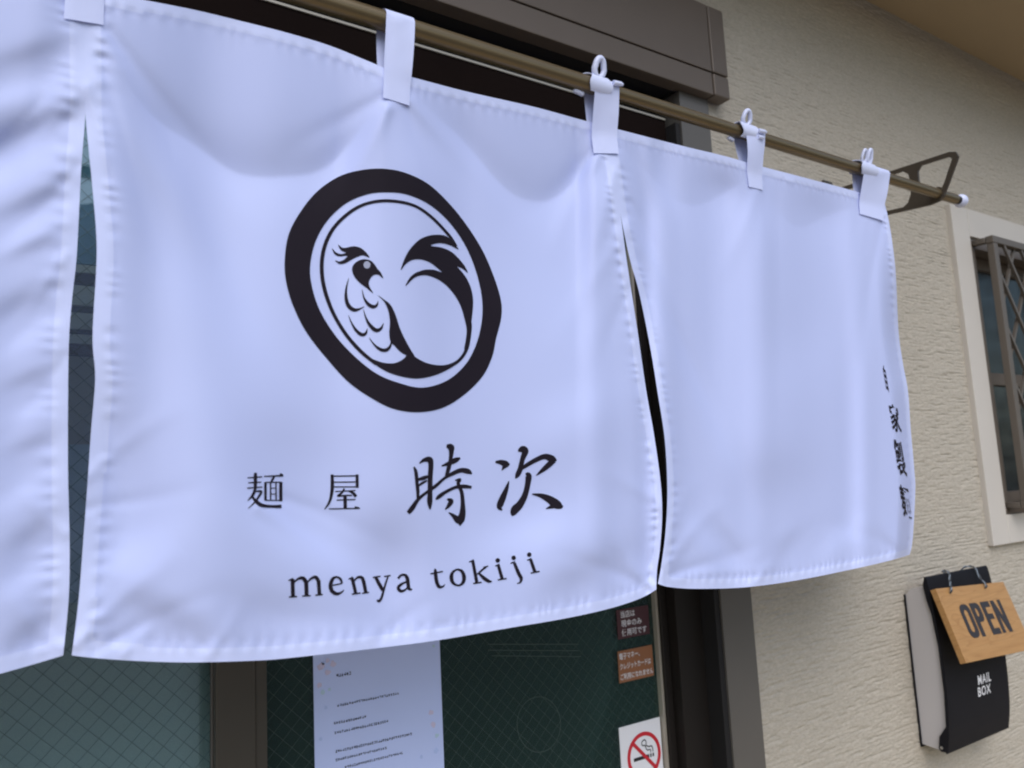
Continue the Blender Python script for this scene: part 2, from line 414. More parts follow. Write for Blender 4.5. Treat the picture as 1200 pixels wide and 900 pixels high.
# right leaf, in the inner track
rf = MB().box(1.0985, 1.1165, 0.052, 0.088, 0.05, 2.098, 0.002).build('door_leaf', M['bronze_dark'], dr)
MB().box(0.290, 0.338, 0.058, 0.088, 0.05, 2.098, 0.002).build('stile', M['bronze_dark'], rf)
MB().box(1.0925, 1.0983, 0.058, 0.078, 0.05, 2.098).build('gasket', M['rail'], rf)
MB().box(0.338, 1.092, 0.068, 0.073, 0.06, 2.10).build('glass_pane', G_CLEAR, rf)
wires(0.338, 1.092, 0.85, 2.09, 0.0672, 0.0178, 0.0005, 'wire_mesh', M['wire'], rf)

# boards behind the left leaf's clear upper glass; teal one paints in reflected sky
ws = empty('wooden_shelf', 'beige and brown boards and a teal panel painted as reflected sky behind the left door glass, seen through the curtain slit', 'shelf', (-0.1, 0.12, 1.6))
for z0_, z1_, mm in ((1.842, 2.09, 'sky_reflection'), (1.829, 1.840, 'board_beige'), (1.812, 1.828, 'board_dark'), (1.782, 1.810, 'board_beige'), (1.773, 1.781, 'board_dark'), (1.749, 1.772, 'board_beige'), (1.743, 1.748, 'board_dark'), (1.729, 1.742, 'board_beige'), (1.712, 1.728, 'maroon'), (1.57, 1.711, 'board_brown')):
    MB().box(-0.55, 0.27, 0.112 + random.uniform(0, .006), 0.125, z0_, z1_).build('board', M[mm], ws)  # the teal one is the painted sky reflection, not a board
# ---- printed sheets on the right leaf's glass
GY = 0.0668                                   # just proud of the outer glass face
def thin_lines(name, m, parent, y):  # three thin lines and a ring, laid flat on the pane
    vs, fs = [], []
    def seg(a, c, wd):
        d = (c - a).normalized(); n = Vector((-d.z, 0, d.x)) * wd / 2; k = len(vs)
        vs.extend([a + n, c + n, c - n, a - n]); fs.append((k, k + 1, k + 2, k + 3))
    D = 1.1 + y
    for a, c in (((571, 755), (678, 755)), ((572, 762), (678, 762.5)), ((576, 768.5), (681, 769.5))): seg(hit(*a, D), hit(*c, D), .0011)
    n = 40; P = [hit(631.5 + 25.5 * math.cos(2 * PI * k / n), 849 + 32.5 * math.sin(2 * PI * k / n), D) for k in range(n)]
    for k in range(n): seg(P[k], P[(k + 1) % n], .0009)
    return mesh_obj(name, vs, fs, m, parent)
def text_mesh(s, name, m, parent, x0, x1, z0, z1, y, bold=0.0, space=1.0):
    c = bpy.data.curves.new('text', 'FONT'); c.body = s; c.size = 1; c.offset = bold; c.space_character = space; c.resolution_u = 3
    o = bpy.data.objects.new('text', c); COL.objects.link(o)
    dg = bpy.context.evaluated_depsgraph_get(); dg.update()
    me = bpy.data.meshes.new_from_object(o.evaluated_get(dg)); bpy.data.objects.remove(o)
    co = np.array([v.co[:] for v in me.vertices]); a, b_ = co.min(0), co.max(0)
    loc = parent_loc(parent)
    for v in me.vertices:
        u, t = (v.co.x - a[0]) / (b_[0] - a[0]), (v.co.y - a[1]) / (b_[1] - a[1])
        yy = y(z0 + (z1 - z0) * t) if callable(y) else y
        v.co = Vector((x0 + (x1 - x0) * u, yy, z0 + (z1 - z0) * t)) - loc
    me.materials.clear(); me.materials.append(m)
    return link(bpy.data.objects.new(name, me), parent)

def sheet(name, label, cat, x0, x1, z0, z1, m, th=0.0006):
    o = MB().box(x0, x1, GY - th, GY, z0, z1).build(name, m)
    return tag(o, label, cat)

def flat(polys, name, m, parent, y):
    """flat outlines (x, z) as one thin print"""
    b = MB()
    for L in polys: b.prism([L], lambda a, c, t: Vector((a, y - t, c)), 0.0002)
    return b.build(name, m, parent)

thin_lines('pane_lines', M['wire'], rf, 0.0672)
# printed notice
pa = hit(369, 850, 1.167); pb = hit(518, 850, 1.167)
PX0, PX1, PZ1 = 0.4175, 0.6265, 1.5 - 0.205
pp = sheet('notice_paper', 'white printed notice sheet taped inside the wired door glass', 'notice', PX0, PX1, PZ1 - 0.297, PZ1, M['paper'])
lines = [(394, 792, 0.11, 2.0, 6), (395, 827, 0.47, 1.5, 27), (391, 848, 0.24, 1.6, 14), (392, 859, 0.40, 1.6, 24), (393, 881, 0.58, 1.6, 35), (393, 891, 0.38, 1.5, 23), (404, 899, 0.44, 1.5, 27)]
polys = []
for (lx, ly, frac, th, n) in lines:
    p = hit(lx, ly, 1.166); x = p.x; L = frac * 0.21 * 1.02; stp = L / n
    for k in range(n):                          # each small character: a few unreadable strokes
        hh = 0.0024 * th; xx = x + k * stp
        for q in range(2 + (random.random() < .7)):
            a = xx + stp * random.uniform(.05, .2); wd = stp * random.uniform(.55, .75); z_ = p.z + hh * random.uniform(-.5, .35)
            polys.append([(a, z_), (a + wd, z_), (a + wd, z_ + hh * .20), (a, z_ + hh * .20)])
        a = xx + stp * random.uniform(.2, .7); z_ = p.z - hh * random.uniform(.35, .5)
        polys.append([(a, z_), (a + stp * .2, z_), (a + stp * .2, z_ + hh * .9), (a, z_ + hh * .9)])
flat(polys, 'lettering', M['ink'], pp, GY - 0.0008)
def blob(px, py, r, n=9):
    c = hit(px, py, 1.166)
    return [(c.x + r * random.uniform(.6, 1.1) * math.cos(2 * PI * k / n), c.z + r * random.uniform(.6, 1.1) * math.sin(2 * PI * k / n)) for k in range(n)]
flat([blob(376, 781, .006), blob(390, 778, .005), blob(374, 803, .005), blob(384, 788, .005), blob(505, 835, .005), blob(508, 849, .005), blob(384, 774, .004)], 'flower_print', M['pink'], pp, GY - 0.0009)
flat([blob(378, 811, .004), blob(386, 808, .003), blob(512, 862, .004), blob(508, 757, .003)], 'leaf_print', M['mint'], pp, GY - 0.0009)
flat([blob(382, 829, .003), blob(376, 866, .003), blob(494, 887, .003), blob(511, 880, .005), blob(379, 777, .003)], 'drop_print', M['sky_blue'], pp, GY - 0.0009)

def px_rect(a, bb, c, d, D=1.1675):
    P = [hit(*q, D) for q in (a, bb, c, d)]
    return min(P[0].x, P[3].x), max(P[1].x, P[2].x), (P[2].z + P[3].z) / 2, (P[0].z + P[1].z) / 2
x0, x1, z0, z1 = px_rect((722, 716), (758, 708), (761, 741), (724, 751))
s1 = sheet('sticker', 'dark maroon door sticker with three rows of white lettering, upper of two', 'sticker', x0, x1, z0, z1, M['maroon'])
hh = z1 - z0
for k, (t, fr0, fr1) in enumerate((('当店は', .12, .56), ('現金のみ', .12, .76), ('使用可です', .12, .90))):
    zz = z1 - hh * (0.06 + 0.31 * k)
    text_mesh(t, 'lettering', M['white'], s1, x0 + (x1 - x0) * fr0, x0 + (x1 - x0) * fr1, zz - hh * .24, zz, GY - 0.0009, bold=0.012)
x0, x1, z0, z1 = px_rect((723, 763), (763, 756), (766, 793), (726, 799))
s2 = sheet('sticker', 'brown door sticker with white lettering below the maroon one', 'sticker', x0, x1, z0, z1, M['brown'])
hh = z1 - z0
for k, (t, fr0, fr1) in enumerate((('電子マネー、', .04, .62), ('クレジットカードは', .04, .93), ('ご利用になれません', .04, .98))):
    zz = z1 - hh * (0.08 + 0.32 * k)
    text_mesh(t, 'lettering', M['white'], s2, x0 + (x1 - x0) * fr0, x0 + (x1 - x0) * fr1, zz - hh * .20, zz, GY - 0.0009, bold=0.010)
# no smoking sign
NX0, NX1, NZ1 = 0.988, 1.090, 1.5 - 0.4375
ns = sheet('no_smoking_sign', 'white square no smoking sign with a red circle on the door glass', 'sign', NX0, NX1, NZ1 - 0.125, NZ1, M['white'], 0.0012)
ncx, ncz, R0, R1 = 1.0445, 1.5 - 0.497, 0.0415, 0.0345
yb = GY - 0.0016
def ring(cx, cz, ra, rb, n=48): return [(cx + ra * math.cos(2 * PI * k / n), cz + ra * math.sin(2 * PI * k / n)) for k in range(n)], [(cx + rb * math.cos(2 * PI * k / n), cz + rb * math.sin(2 * PI * k / n)) for k in range(n)]
def ribbon2(P, name, m, parent, y):
    b = MB()
    for s_ in P:
        C = catmull(s_, step=0.002); T = np.gradient(C[:, :2], axis=0); T /= np.linalg.norm(T, axis=1)[:, None] + 1e-9
        Nn = np.stack([-T[:, 1], T[:, 0]], 1) * C[:, 2:3] / 2
        a, c = C[:, :2] + Nn, C[:, :2] - Nn
        va = [b.bm.verts.new((p[0], y, p[1])) for p in a]; vb = [b.bm.verts.new((p[0], y, p[1])) for p in c]
        for i in range(len(va) - 1): b.bm.faces.new((va[i], va[i + 1], vb[i + 1], vb[i]))
    return b.build(name, m, parent)
b = MB(); b.prism(list(ring(ncx, ncz, R0, R1)), lambda a, c, t: Vector((a, yb - t, c)), 0.0003)
q = math.radians(45); dx, dz = math.cos(q), -math.sin(q); hw = 0.0032
b.prism([[(ncx - .036 * dx - hw * dz, ncz - .036 * dz + hw * dx), (ncx - .036 * dx + hw * dz, ncz - .036 * dz - hw * dx), (ncx + .036 * dx + hw * dz, ncz + .036 * dz - hw * dx), (ncx + .036 * dx - hw * dz, ncz + .036 * dz + hw * dx)]], lambda a, c, t: Vector((a, yb - 0.0004 - t, c)), 0.0003)
b.build('prohibition_ring', M['red'], ns)
flat([[(ncx - .026, ncz - .006), (ncx + .012, ncz - .006), (ncx + .012, ncz + .000), (ncx - .026, ncz + .000)], [(ncx + .0145, ncz - .006), (ncx + .018, ncz - .006), (ncx + .018, ncz), (ncx + .0145, ncz)], [(ncx + .0205, ncz - .006), (ncx + .024, ncz - .006), (ncx + .024, ncz), (ncx + .0205, ncz)]], 'cigarette', M['blackv'], ns, yb)
ribbon2([[(ncx + .016, ncz + .002, .002), (ncx + .016, ncz + .007, .002), (ncx + .008, ncz + .008, .002), (ncx + .005, ncz + .013, .002), (ncx + .003, ncz + .017, .002), (ncx - .003, ncz + .018, .002), (ncx - .004, ncz + .024, .002), (ncx + .003, ncz + .027, .002), (ncx + .007, ncz + .022, .002), (ncx + .006, ncz + .017, .002), (ncx + .013, ncz + .013, .002), (ncx + .019, ncz + .013, .002), (ncx + .022, ncz + .008, .002), (ncx + .022, ncz + .002, .002)]], 'smoke_line', M['blackv'], ns, yb)

# ================================================================== WINDOW
wn = empty('lattice_window', 'small brown window with a diagonal metal grille and cream casing', 'window', (2.65, 0, 1.36))
CT, CB, CL, CR = 1.5 + .743, 1.5 - .211, 2.265, 3.047
MB().box(CL, WX0 + .004, -0.013, 0.004, CB, CT, .0015).build('casing_board', M['casing'], wn)
MB().box(WX1 - .004, CR, -0.013, 0.004, CB, CT, .0015).build('casing_board', M['casing'], wn)
MB().box(WX0 + .0042, WX1 - .0042, -0.0135, 0.004, CT - .083, CT - .0003, .0015).build('casing_board', M['casing'], wn)
MB().box(WX0 + .0042, WX1 - .0042, -0.0135, 0.004, CB + .0003, CB + .077, .0015).build('casing_board', M['casing'], wn)
fz0, fz1 = CB + .0775, CT - .0835
wf = MB()
wf.box(WX0 + .0045, 2.386, -0.006, 0.09, fz0, fz1); wf.box(2.925, WX1 - .0045, -0.006, 0.09, fz0, fz1)
wf.box(2.3865, 2.9245, -0.006, 0.09, fz1 - .03, fz1); wf.box(2.3865, 2.9245, -0.010, 0.09, fz0, fz0 + .03, .002)
wf.build('window_frame', M['bronze'], wn)
def sash(z0, z1, y, name):
    b = MB()
    b.box(2.389, 2.424, y, y + .03, z0, z1, .001); b.box(2.889, 2.9235, y, y + .03, z0, z1, .001)
    b.box(2.4245, 2.8885, y + .001, y + .03, z1 - .035, z1, .001); b.box(2.4245, 2.8885, y + .001, y + .03, z0, z0 + .03, .001)
    s = b.build(name, M['bronze'], wn)
    g = MB().box(2.424, 2.889, y + .014, y + .018, z0 + .029, z1 - .034).build('pane', G_RAIN, s)
    MB().box(2.424, 2.889, y + .0275, y + .029, z0 + .031, z1 - .036).build('seal_strip', M['room'], s) if False else None
    return s
sash(1.745, fz1 - .031, 0.042, 'window_sash')
sash(fz0 + .031, 1.768, 0.008, 'window_sash')
gr = MB()
gx0, gx1, gy0, gy1, gz0, gz1 = 2.380, 2.935, -0.062, -0.043, 1.5 - .118, 1.5 + .652
gr.box(gx0, gx0 + .025, gy0, gy1, gz0 + .021, gz1 - .021, .0015); gr.box(gx1 - .025, gx1, gy0, gy1, gz0 + .021, gz1 - .021, .0015)
gr.box(gx0 - .002, gx1 + .002, gy0 - .001, gy1 + .001, gz1 - .0205, gz1, .0015); gr.box(gx0 - .002, gx1 + .002, gy0 - .001, gy1 + .001, gz0, gz0 + .0205, .0015)
for z in (gz0 + .002, gz1 - .018):
    for x in (gx0 + .002, gx1 - .018): gr.box(x - .008, x + .012, gy1 + .0015, -0.0065, z, z + .016, .002)
g = gr.build('grille', M['bronze_light'], wn)
iz0, iz1, ix0, ix1 = gz0 + .021, gz1 - .021, gx0 + .025, gx1 - .025
for sgn in (1, -1):
    slope = 1.52 * sgn; step = .104
    c = ix0 - (iz1 - iz0) / 1.52 - .03 if sgn == 1 else ix0 + .088
    xstart = [ix0 - .6 + .020 + step * k for k in range(14)]
    for xs_ in xstart:
        # line x = xt at z = iz1 for the falling bars, at z = iz1 for the rising ones
        pts = []
        for zt in (iz1, iz0):
            xx = xs_ + (iz1 - zt) / 1.52 * (1 if sgn == 1 else -1) + (0 if sgn == 1 else .6)
            pts.append((xx, zt))
        (xa, za), (xb, zb) = pts
        def cl(x_, a=(xa, za), bq=(xb, zb)): return a[1] + (bq[1] - a[1]) * (x_ - a[0]) / (bq[0] - a[0])
        if xa > xb: xa, za, xb, zb = xb, zb, xa, za
        if xb < ix0 + .01 or xa > ix1 - .01: continue
        if xa < ix0: za = cl(ix0); xa = ix0
        if xb > ix1: zb = cl(ix1); xb = ix1
        L = math.hypot(xb - xa, zb - za)
        if L < .05: continue
        b = MB(); t = bmesh.new(); bmesh.ops.create_cube(t, size=1)
        yv = -0.057 if sgn == 1 else -0.0485
        b.add(t, Matrix.Translation(((xa + xb) / 2, yv, (za + zb) / 2)) @ Matrix.Rotation(-math.atan2(zb - za, xb - xa), 4, 'Y') @ Matrix.Diagonal((L, .0075, .0085, 1)))
        b.build('lattice_bar', M['bronze_light'], g)

# ================================================================== ROD AND BRACKET
D0 = 0.84; RY = D0 - 1.1; RZ = 1.5 + .588; RR = 0.0125
rd = MB().tube([(-0.9, RY, RZ), (0.4, RY, RZ), (.7445, RY, RZ), (.745, RY, RZ), (1.2, RY, RZ), (1.775, RY, RZ)], [RR, RR, RR, RR - .0018, RR - .0018, RR - .0018], 32).build('curtain_rod', M['rod'], None, True)
tag(rd, 'long bronze curtain rod running across above the white split curtain', 'rod')
MB().tube([(1.7752, RY, RZ), (1.790, RY, RZ)], RR * .72, 20).build('end_pin', M['bronze_dark'], rd, True)
MB().sphere((1.800, RY, RZ), .0150, 24, (0.9, 1, 1)).build('end_cap', M['plastic'], rd, True)
bx = 1.705
outer = [(.788, .652), (.792, .664), (.805, .669), (1.085, .682), (1.085, .697), (1.10, .697), (1.10, .575), (1.085, .575), (1.085, .589), (.95, .578), (.86, .569), (.838, .571), (.828, .580), (.822, .590), (.815, .602)]
h1 = [(.801, .652), (.808, .6595), (.868, .6625), (.876, .653), (.877, .632), (.873, .612), (.862, .594), (.846, .582), (.837, .586), (.824, .606)]
h2 = [(.910, .665), (1.070, .672), (1.077, .664), (1.077, .608), (1.070, .598), (.950, .587), (.918, .5835), (.906, .590), (.898, .606), (.894, .628), (.898, .654)]
pl = MB().prism([outer, h1, h2], lambda a, c, t: Vector((bx - .003 + t, a - 1.1, 1.5 + c)), .006)
bk = pl.build('rod_bracket', M['bracket'])
tag(bk, 'bronze iron loop bracket holding the right end of the curtain rod', 'bracket')
MB().box(bx - .018, bx + .018, -.0045, 0.001, 1.5 + .565, 1.5 + .71, .001).build('wall_plate', M['bracket'], bk)
MB().tube([(bx - .0045, RY, RZ - .0008), (bx + .0045, RY, RZ - .0008)], RR + .0022, 24).build('rod_collar', M['bracket'], bk, True)

# ================================================================== NOREN (split curtain)
def cpts(L):                                   # photo pixels of an outline -> plane of the curtain
    return catmull([(p.x, p.z) for p in (hit(a, c, D0) for a, c in L)], step=0.004)
seamA = [(98, -17), (99, 30), (99.5, 80), (100, 131)]
seamB = [(711, 148), (718, 190), (727, 250)]
p2L = seamA + [(108, 217), (112.5, 270), (113, 310), (108.5, 394), (111.5, 443), (106.6, 506), (103, 560), (98, 628), (92, 704), (84, 768)]
p1R = seamA + [(95, 200), (90, 297), (85, 345), (81, 394), (79.7, 462), (79.7, 555), (81.5, 635), (80.5, 700), (74, 768)]
p2R = seamB + [(735, 309), (747, 387), (757, 456), (766.5, 510), (774, 564), (776, 603), (773.5, 642), (770, 668), (769, 691)]
p3L = seamB + [(738, 303), (749, 343), (762, 407), (771, 462), (779, 515), (782, 573), (780, 622), (775, 662), (771, 684)]
p2T = [(98, -17), (150, -4), (180, 2), (230, 12), (280, 24), (335, 38), (385, 53), (430, 71), (465, 85), (500, 95), (550, 108), (625, 125), (680, 140), (711, 148)]
p2B = [(84, 768), (110, 771), (151, 774), (200, 776), (242, 776), (302, 774), (340, 771), (430, 761), (515, 750), (596, 736), (650, 727), (690, 719), (722, 711), (751, 701), (769, 691)]
p3T = [(711, 148), (730, 153), (800, 171), (850, 183), (885, 193), (950, 210), (1005, 225), (1036, 236)]
p3R = [(1036, 236), (1041, 256), (1046.5, 290), (1050, 325), (1053, 388), (1058, 425), (1064, 458), (1067, 500), (1071, 545), (1072.6, 575), (1069.5, 632), (1066, 650)]
p3B = [(771, 684), (785, 688), (818, 690), (876, 688), (940, 679), (1013, 664), (1050, 655), (1066, 650)]
XL = -0.65
p1T = np.array([[XL + (0.0685 - XL) * t, 0.5315 + 1.5 - 0.004 * math.sin(PI * 2 * t) ** 2] for t in np.linspace(0, 1, 120)])
a = hit(98, -17, D0); p1T += (np.array([a.x, a.z]) - p1T[-1]) * np.linspace(0, 1, 120)[:, None]
p1B = np.array([[XL, 1.5 - .150]] + [[p.x, p.z] for p in (hit(x, y, D0) for x, y in ((0, 790), (38, 779), (74, 768)))])
p1B = np.concatenate([[[XL, 1.356], [-.45, 1.345], [-.25, 1.343], [-.10, 1.350], [-.03, 1.359]], p1B[1:]])
_x = np.linspace(XL, p1B[-1][0], 200); _z = np.interp(_x, p1B[:, 0], p1B[:, 1])
for _ in range(40): _z[1:-1] = (_z[:-2] + 2 * _z[1:-1] + _z[2:]) / 4
p1B = np.stack([_x, _z], 1)
p1L = np.array([[XL, z] for z in np.linspace(p1T[0][1], p1B[0][1], 60)])

def resamp(C, n):
    s = np.concatenate([[0], np.cumsum(np.linalg.norm(np.diff(C, axis=0), axis=1))]); t = np.linspace(0, s[-1], n)
    return np.stack([np.interp(t, s, C[:, 0]), np.interp(t, s, C[:, 1])], 1)

# folds: (x0, y0, x1, y1, half width, slope): along that line of the cloth it leans; + leans back at the top, - leans forward
FOLDS = [
    (145, 145, 222, 285, 15, -.14), (120, 90, 290, 370, 24, .10), (470, 150, 520, 210, 24, .08), (690, 240, 710, 190, 16, .12), (610, 300, 700, 430, 44, .08), (200, 300, 300, 430, 34, .08),
    (300, 600, 420, 675, 22, .20), (425, 600, 490, 650, 40, -.14), (570, 640, 690, 610, 26, .14), (640, 690, 740, 640, 18, -.16), (140, 690, 245, 742, 18, -.18), (100, 690, 200, 620, 26, .14),
    (230, 420, 300, 560, 50, .06), (120, 420, 160, 560, 30, -.08), (250, 500, 420, 520, 40, -.06), (640, 500, 740, 440, 30, .08), (590, 560, 700, 520, 34, -.06), (270, 690, 380, 720, 22, -.10), (330, 735, 480, 740, 14, .10),
    # left panel: tension creases running to the slit
    (85, 45, -10, 75, 13, -.14), (88, 90, -40, 125, 14, .18), (88, 121, -30, 178, 13, -.34), (84, 165, -30, 222, 14, .20), (82, 212, 0, 252, 11, -.22), (78, 245, 0, 290, 12, .14), (72, 272, 10, 300, 9, -.18),
    (70, 330, -20, 372, 14, -.16), (70, 375, 0, 415, 12, .12), (66, 428, 10, 452, 9, -.15), (64, 470, 10, 490, 9, .10), (66, 506, 15, 528, 9, -.13), (60, 560, -10, 600, 14, .10), (70, 600, 10, 640, 12, -.14), (60, 660, 0, 700, 14, .12), (74, 705, 10, 755, 12, -.16),
    # right panel
    (750, 300, 850, 530, 12, .20), (785, 340, 830, 470, 14, -.12), (752, 190, 765, 245, 9, -.14), (768, 190, 790, 250, 11, .14), (820, 195, 880, 225, 20, -.16), (880, 225, 900, 290, 18, .12), (930, 220, 985, 250, 18, -.12),
    (860, 560, 950, 545, 34, -.10), (920, 400, 960, 460, 50, .06), (840, 610, 870, 650, 9, -.12), (800, 600, 850, 660, 11, .12), (960, 650, 1010, 610, 14, .12), (900, 650, 940, 620, 10, -.10), (990, 300, 1000, 480, 14, -.03), (1012, 280, 1016, 460, 12, .03),
]
# fine drag creases: ridges (x0, y0, x1, y1, half width in photo pixels, height in mm)
CREASES = [
    (118, 48, 262, 300, 9, 1.3), (112, 70, 205, 330, 8, -1.0), (125, 40, 320, 260, 10, -1.1), (108, 100, 160, 300, 7, .8),
    (450, 125, 375, 270, 9, 1.2), (460, 130, 440, 190, 8, .9), (480, 126, 505, 230, 8, -.9), (486, 116, 590, 260, 9, 1.3), (445, 110, 330, 190, 10, -1.0),
    (704, 182, 640, 310, 9, 1.2), (700, 178, 610, 250, 9, -1.0), (715, 200, 690, 350, 7, .9), (728, 270, 650, 420, 10, .9), (742, 340, 690, 470, 9, -.8),
    (92, 758, 210, 640, 9, 1.2), (110, 764, 270, 690, 8, -1.0), (150, 768, 190, 700, 7, .8), (764, 686, 690, 580, 9, 1.1), (755, 692, 640, 640, 8, -.9), (300, 600, 415, 672, 10, 1.2), (330, 585, 470, 650, 9, -.8),
    (104, 560, 220, 470, 9, .8), (106, 600, 250, 560, 9, -.8), (774, 600, 700, 540, 8, .8), (240, 765, 300, 690, 8, .7), (450, 752, 520, 690, 8, -.7),
    (738, 262, 862, 530, 7, 1.5), (734, 240, 800, 330, 6, -.9), (752, 345, 830, 600, 8, -1.0), (776, 676, 850, 585, 7, 1.2), (778, 682, 905, 625, 7, -1.0), (776, 660, 815, 560, 6, .9), (790, 684, 960, 655, 6, .6),
    (884, 215, 850, 330, 8, .9), (892, 215, 930, 340, 8, -.8), (1020, 250, 990, 420, 8, .9), (1030, 262, 1015, 440, 6, -.8), (1060, 640, 1000, 560, 8, .9), (1062, 650, 950, 610, 8, -.7), (880, 684, 930, 610, 7, .7),
    (90, 120, 10, 190, 7, .8), (86, 190, 0, 300, 7, -.8), (78, 300, -20, 420, 8, .8), (78, 420, -10, 520, 8, -.7), (80, 620, 0, 560, 8, .8), (72, 760, 0, 680, 8, .9),
]
# swags of the cloth between two loops: left end, lowest point, right end, slope above and below the swag's edge
SWAGS = [((112, 40), (318, 216), (452, 112), -.28, .22), ((486, 108), (640, 232), (700, 168), -.28, .22), ((722, 165), (800, 238), (884, 200), -.14, .12), ((890, 205), (945, 268), (1022, 236), -.12, .10), ((-160, -10), (-20, 175), (88, 60), -.22, .2)]
def swag_height(px, py):
    h = np.zeros_like(px); mpp = D0 * 1.25 / F
    for (xa, ya), (xm, ym), (xb, yb), A, B in SWAGS:
        tl_ = np.clip((px - xa) / (xm - xa), 0, 1); tr_ = np.clip((xb - px) / (xb - xm), 0, 1)
        U = np.where(px < xm, ya + (ym - ya) * (1 - (1 - tl_) ** 1.7), yb + (ym - yb) * (1 - (1 - tr_) ** 1.7))
        win = np.clip(np.where(px < xm, tl_, tr_) * 2.2, 0, 1); win = win * win * (3 - 2 * win)
        d = py - U + 7 * np.sin(px / 37.0) + 4 * np.sin(px / 17.0 + 1); Lu, Ld = 70.0, 42.0
        up = A * Lu * np.exp(np.minimum(d, 0) / Lu); dn = (A * Lu + B * Ld * (1 - np.exp(-np.maximum(d, 0) / Ld))) * np.exp(-(np.maximum(d, 0) / 230) ** 2)
        k = 1 / (1 + np.exp(-np.clip(d / 14.0, -30, 30)))
        h += win * mpp * (up * (1 - k) + dn * k)
    return h

def fold_height(px, py):
    h = np.zeros_like(px)
    mpp = D0 * 1.25 / F                          # metres of cloth per photo pixel
    for (x0, y0, x1, y1, wd, am) in FOLDS:
        L = math.hypot(x1 - x0, y1 - y0); ux, uy = (x1 - x0) / L, (y1 - y0) / L
        ia, ib = 1 / (0.55 * L) ** 2, 1 / wd ** 2
        A, B, C_ = ux * ux * ia + uy * uy * ib, ux * uy * (ia - ib), uy * uy * ia + ux * ux * ib
        dx, dy = px - (x0 + x1) / 2, py - (y0 + y1) / 2
        z = math.sqrt(C_) * (dy + B * dx / C_)
        erf = np.tanh(1.1284 * z + 0.1009 * z ** 3)
        h += 1.6 * am * mpp * np.exp(-(A - B * B / C_) * dx * dx) * math.sqrt(PI / (4 * C_)) * erf
    for (x0, y0, x1, y1, wd, am) in CREASES:
        dx, dy = x1 - x0, y1 - y0
        t = np.clip(((px - x0) * dx + (py - y0) * dy) / (dx * dx + dy * dy), 0, 1)
        bend = 6 * np.sin(t * 3 + x0)                # creases are never quite straight
        L = math.hypot(dx, dy); nx_, ny_ = -dy / L, dx / L
        ex, ey = px - x0 - t * dx - bend * nx_, py - y0 - t * dy - bend * ny_
        h += 2.0 * am * 0.001 * np.exp(-(ex * ex + ey * ey) / (wd * (.8 + .7 * t)) ** 2) * (1 - t) ** .7
    h += swag_height(px, py)
    h += 0.0022 * (vnoise(px / 130 + 40, py / 160 + 40, 11) - .5) + 0.0005 * (vnoise(px / 48 + 40, py / 60 + 40, 12) - .5)
    h -= 0.020 * np.clip((500 - px) / 500, 0, 1) * np.clip((py - 150) / 600, 0, 1) ** 1.5
    return h

def curtain_panel(top, bot, left, right, nu, nv, curl=0.0, seam_v=(0, 0)):
    T, B = resamp(top, nu), resamp(bot, nu)
    L, R = resamp(left, nv), resamp(right, nv)
    u = np.linspace(0, 1, nu)[None, :, None]; v = np.linspace(0, 1, nv)[:, None, None]
    S = (1 - v) * T[None] + v * B[None] + (1 - u) * L[:, None] + u * R[:, None] - ((1 - u) * (1 - v) * T[0] + u * (1 - v) * T[-1] + (1 - u) * v * B[0] + u * v * B[-1])
    P = np.stack([S[..., 0], np.full(S.shape[:2], RY), S[..., 1]], -1)
    px, py = proj(P)
    u, v = u[..., 0], v[..., 0]
    du = np.linalg.norm(S - S[:, :1], axis=-1); du2 = np.linalg.norm(S - S[:, -1:], axis=-1)
    dt = np.linalg.norm(S - S[:1], axis=-1); db = np.linalg.norm(S - S[-1:], axis=-1)
    h = fold_height(px, py)
    arc = S[..., 1] * 1.0 + 0 * u; arx = S[..., 0] * 1.0
    hemw = 0.0155
    for d, s, ph in ((du, arc, 0.3), (du2, arc, 1.7), (db, arx, 0.9), (dt, arx, 2.1)):
        wob = np.sin(2 * PI * s / 0.0175 + 9 * vnoise(s * 34 + 50, s * 0 + ph * 3, 21) + ph) * (0.4 + vnoise(s * 22 + 30, s * 0 + ph * 7 + 1, 22))
        k = 0.0007 if d is not dt else 0.0007
        h += k * wob * (np.exp(-((d - hemw) / 0.006) ** 2) + 0.14 * np.exp(-((d - hemw * 1.6) / 0.012) ** 2))
        h += 0.0009 / (1 + np.exp((d - hemw) / 0.0006))                       # the doubled hem stands proud
        h -= 0.0007 * np.exp(-((d - hemw + .0022) / 0.0016) ** 2) * (0.6 + 0.4 * np.sin(2 * PI * s / 0.0060))   # stitches
    if curl:
        sm = lambda x: np.clip(x, 0, 1) ** 2 * (3 - 2 * np.clip(x, 0, 1))
        h -= curl * sm((u - .905) / .095) ** 1.3 * sm((v - .12) / .35) 
    P = CAM + (P - CAM) * (1 - h / D0)[..., None]
    hem = np.minimum.reduce([du, du2, db, dt]) < hemw
    return P, hem

noren = empty('noren', 'white split shop curtain with a black rooster crest hanging from the rod', 'curtain', (0.4, RY, RZ))
BV = {}
def add_panel(key, label, *args, **kw):
    P, hem = curtain_panel(*args, **kw)
    o = grid_obj('panel', P, M['cloth'], noren)
    o['label'] = label
    o.data.materials.append(M['hem'])
    hf = (hem[:-1, :-1] & hem[1:, 1:]).reshape(-1)
    mi = np.zeros(len(o.data.polygons), np.int32); mi[:len(hf)] = hf.astype(np.int32)[:len(mi)]
    o.data.polygons.foreach_set('material_index', mi)
    r, c, _ = P.shape; i = np.arange(r * c).reshape(r, c)
    q = np.stack([i[:-1, :-1], i[:-1, 1:], i[1:, 1:], i[1:, :-1]], -1).reshape(-1, 4)
    BV[key] = (BVHTree.FromPolygons([tuple(p) for p in P.reshape(-1, 3)], [tuple(f) for f in q.tolist()]), o)
    return o
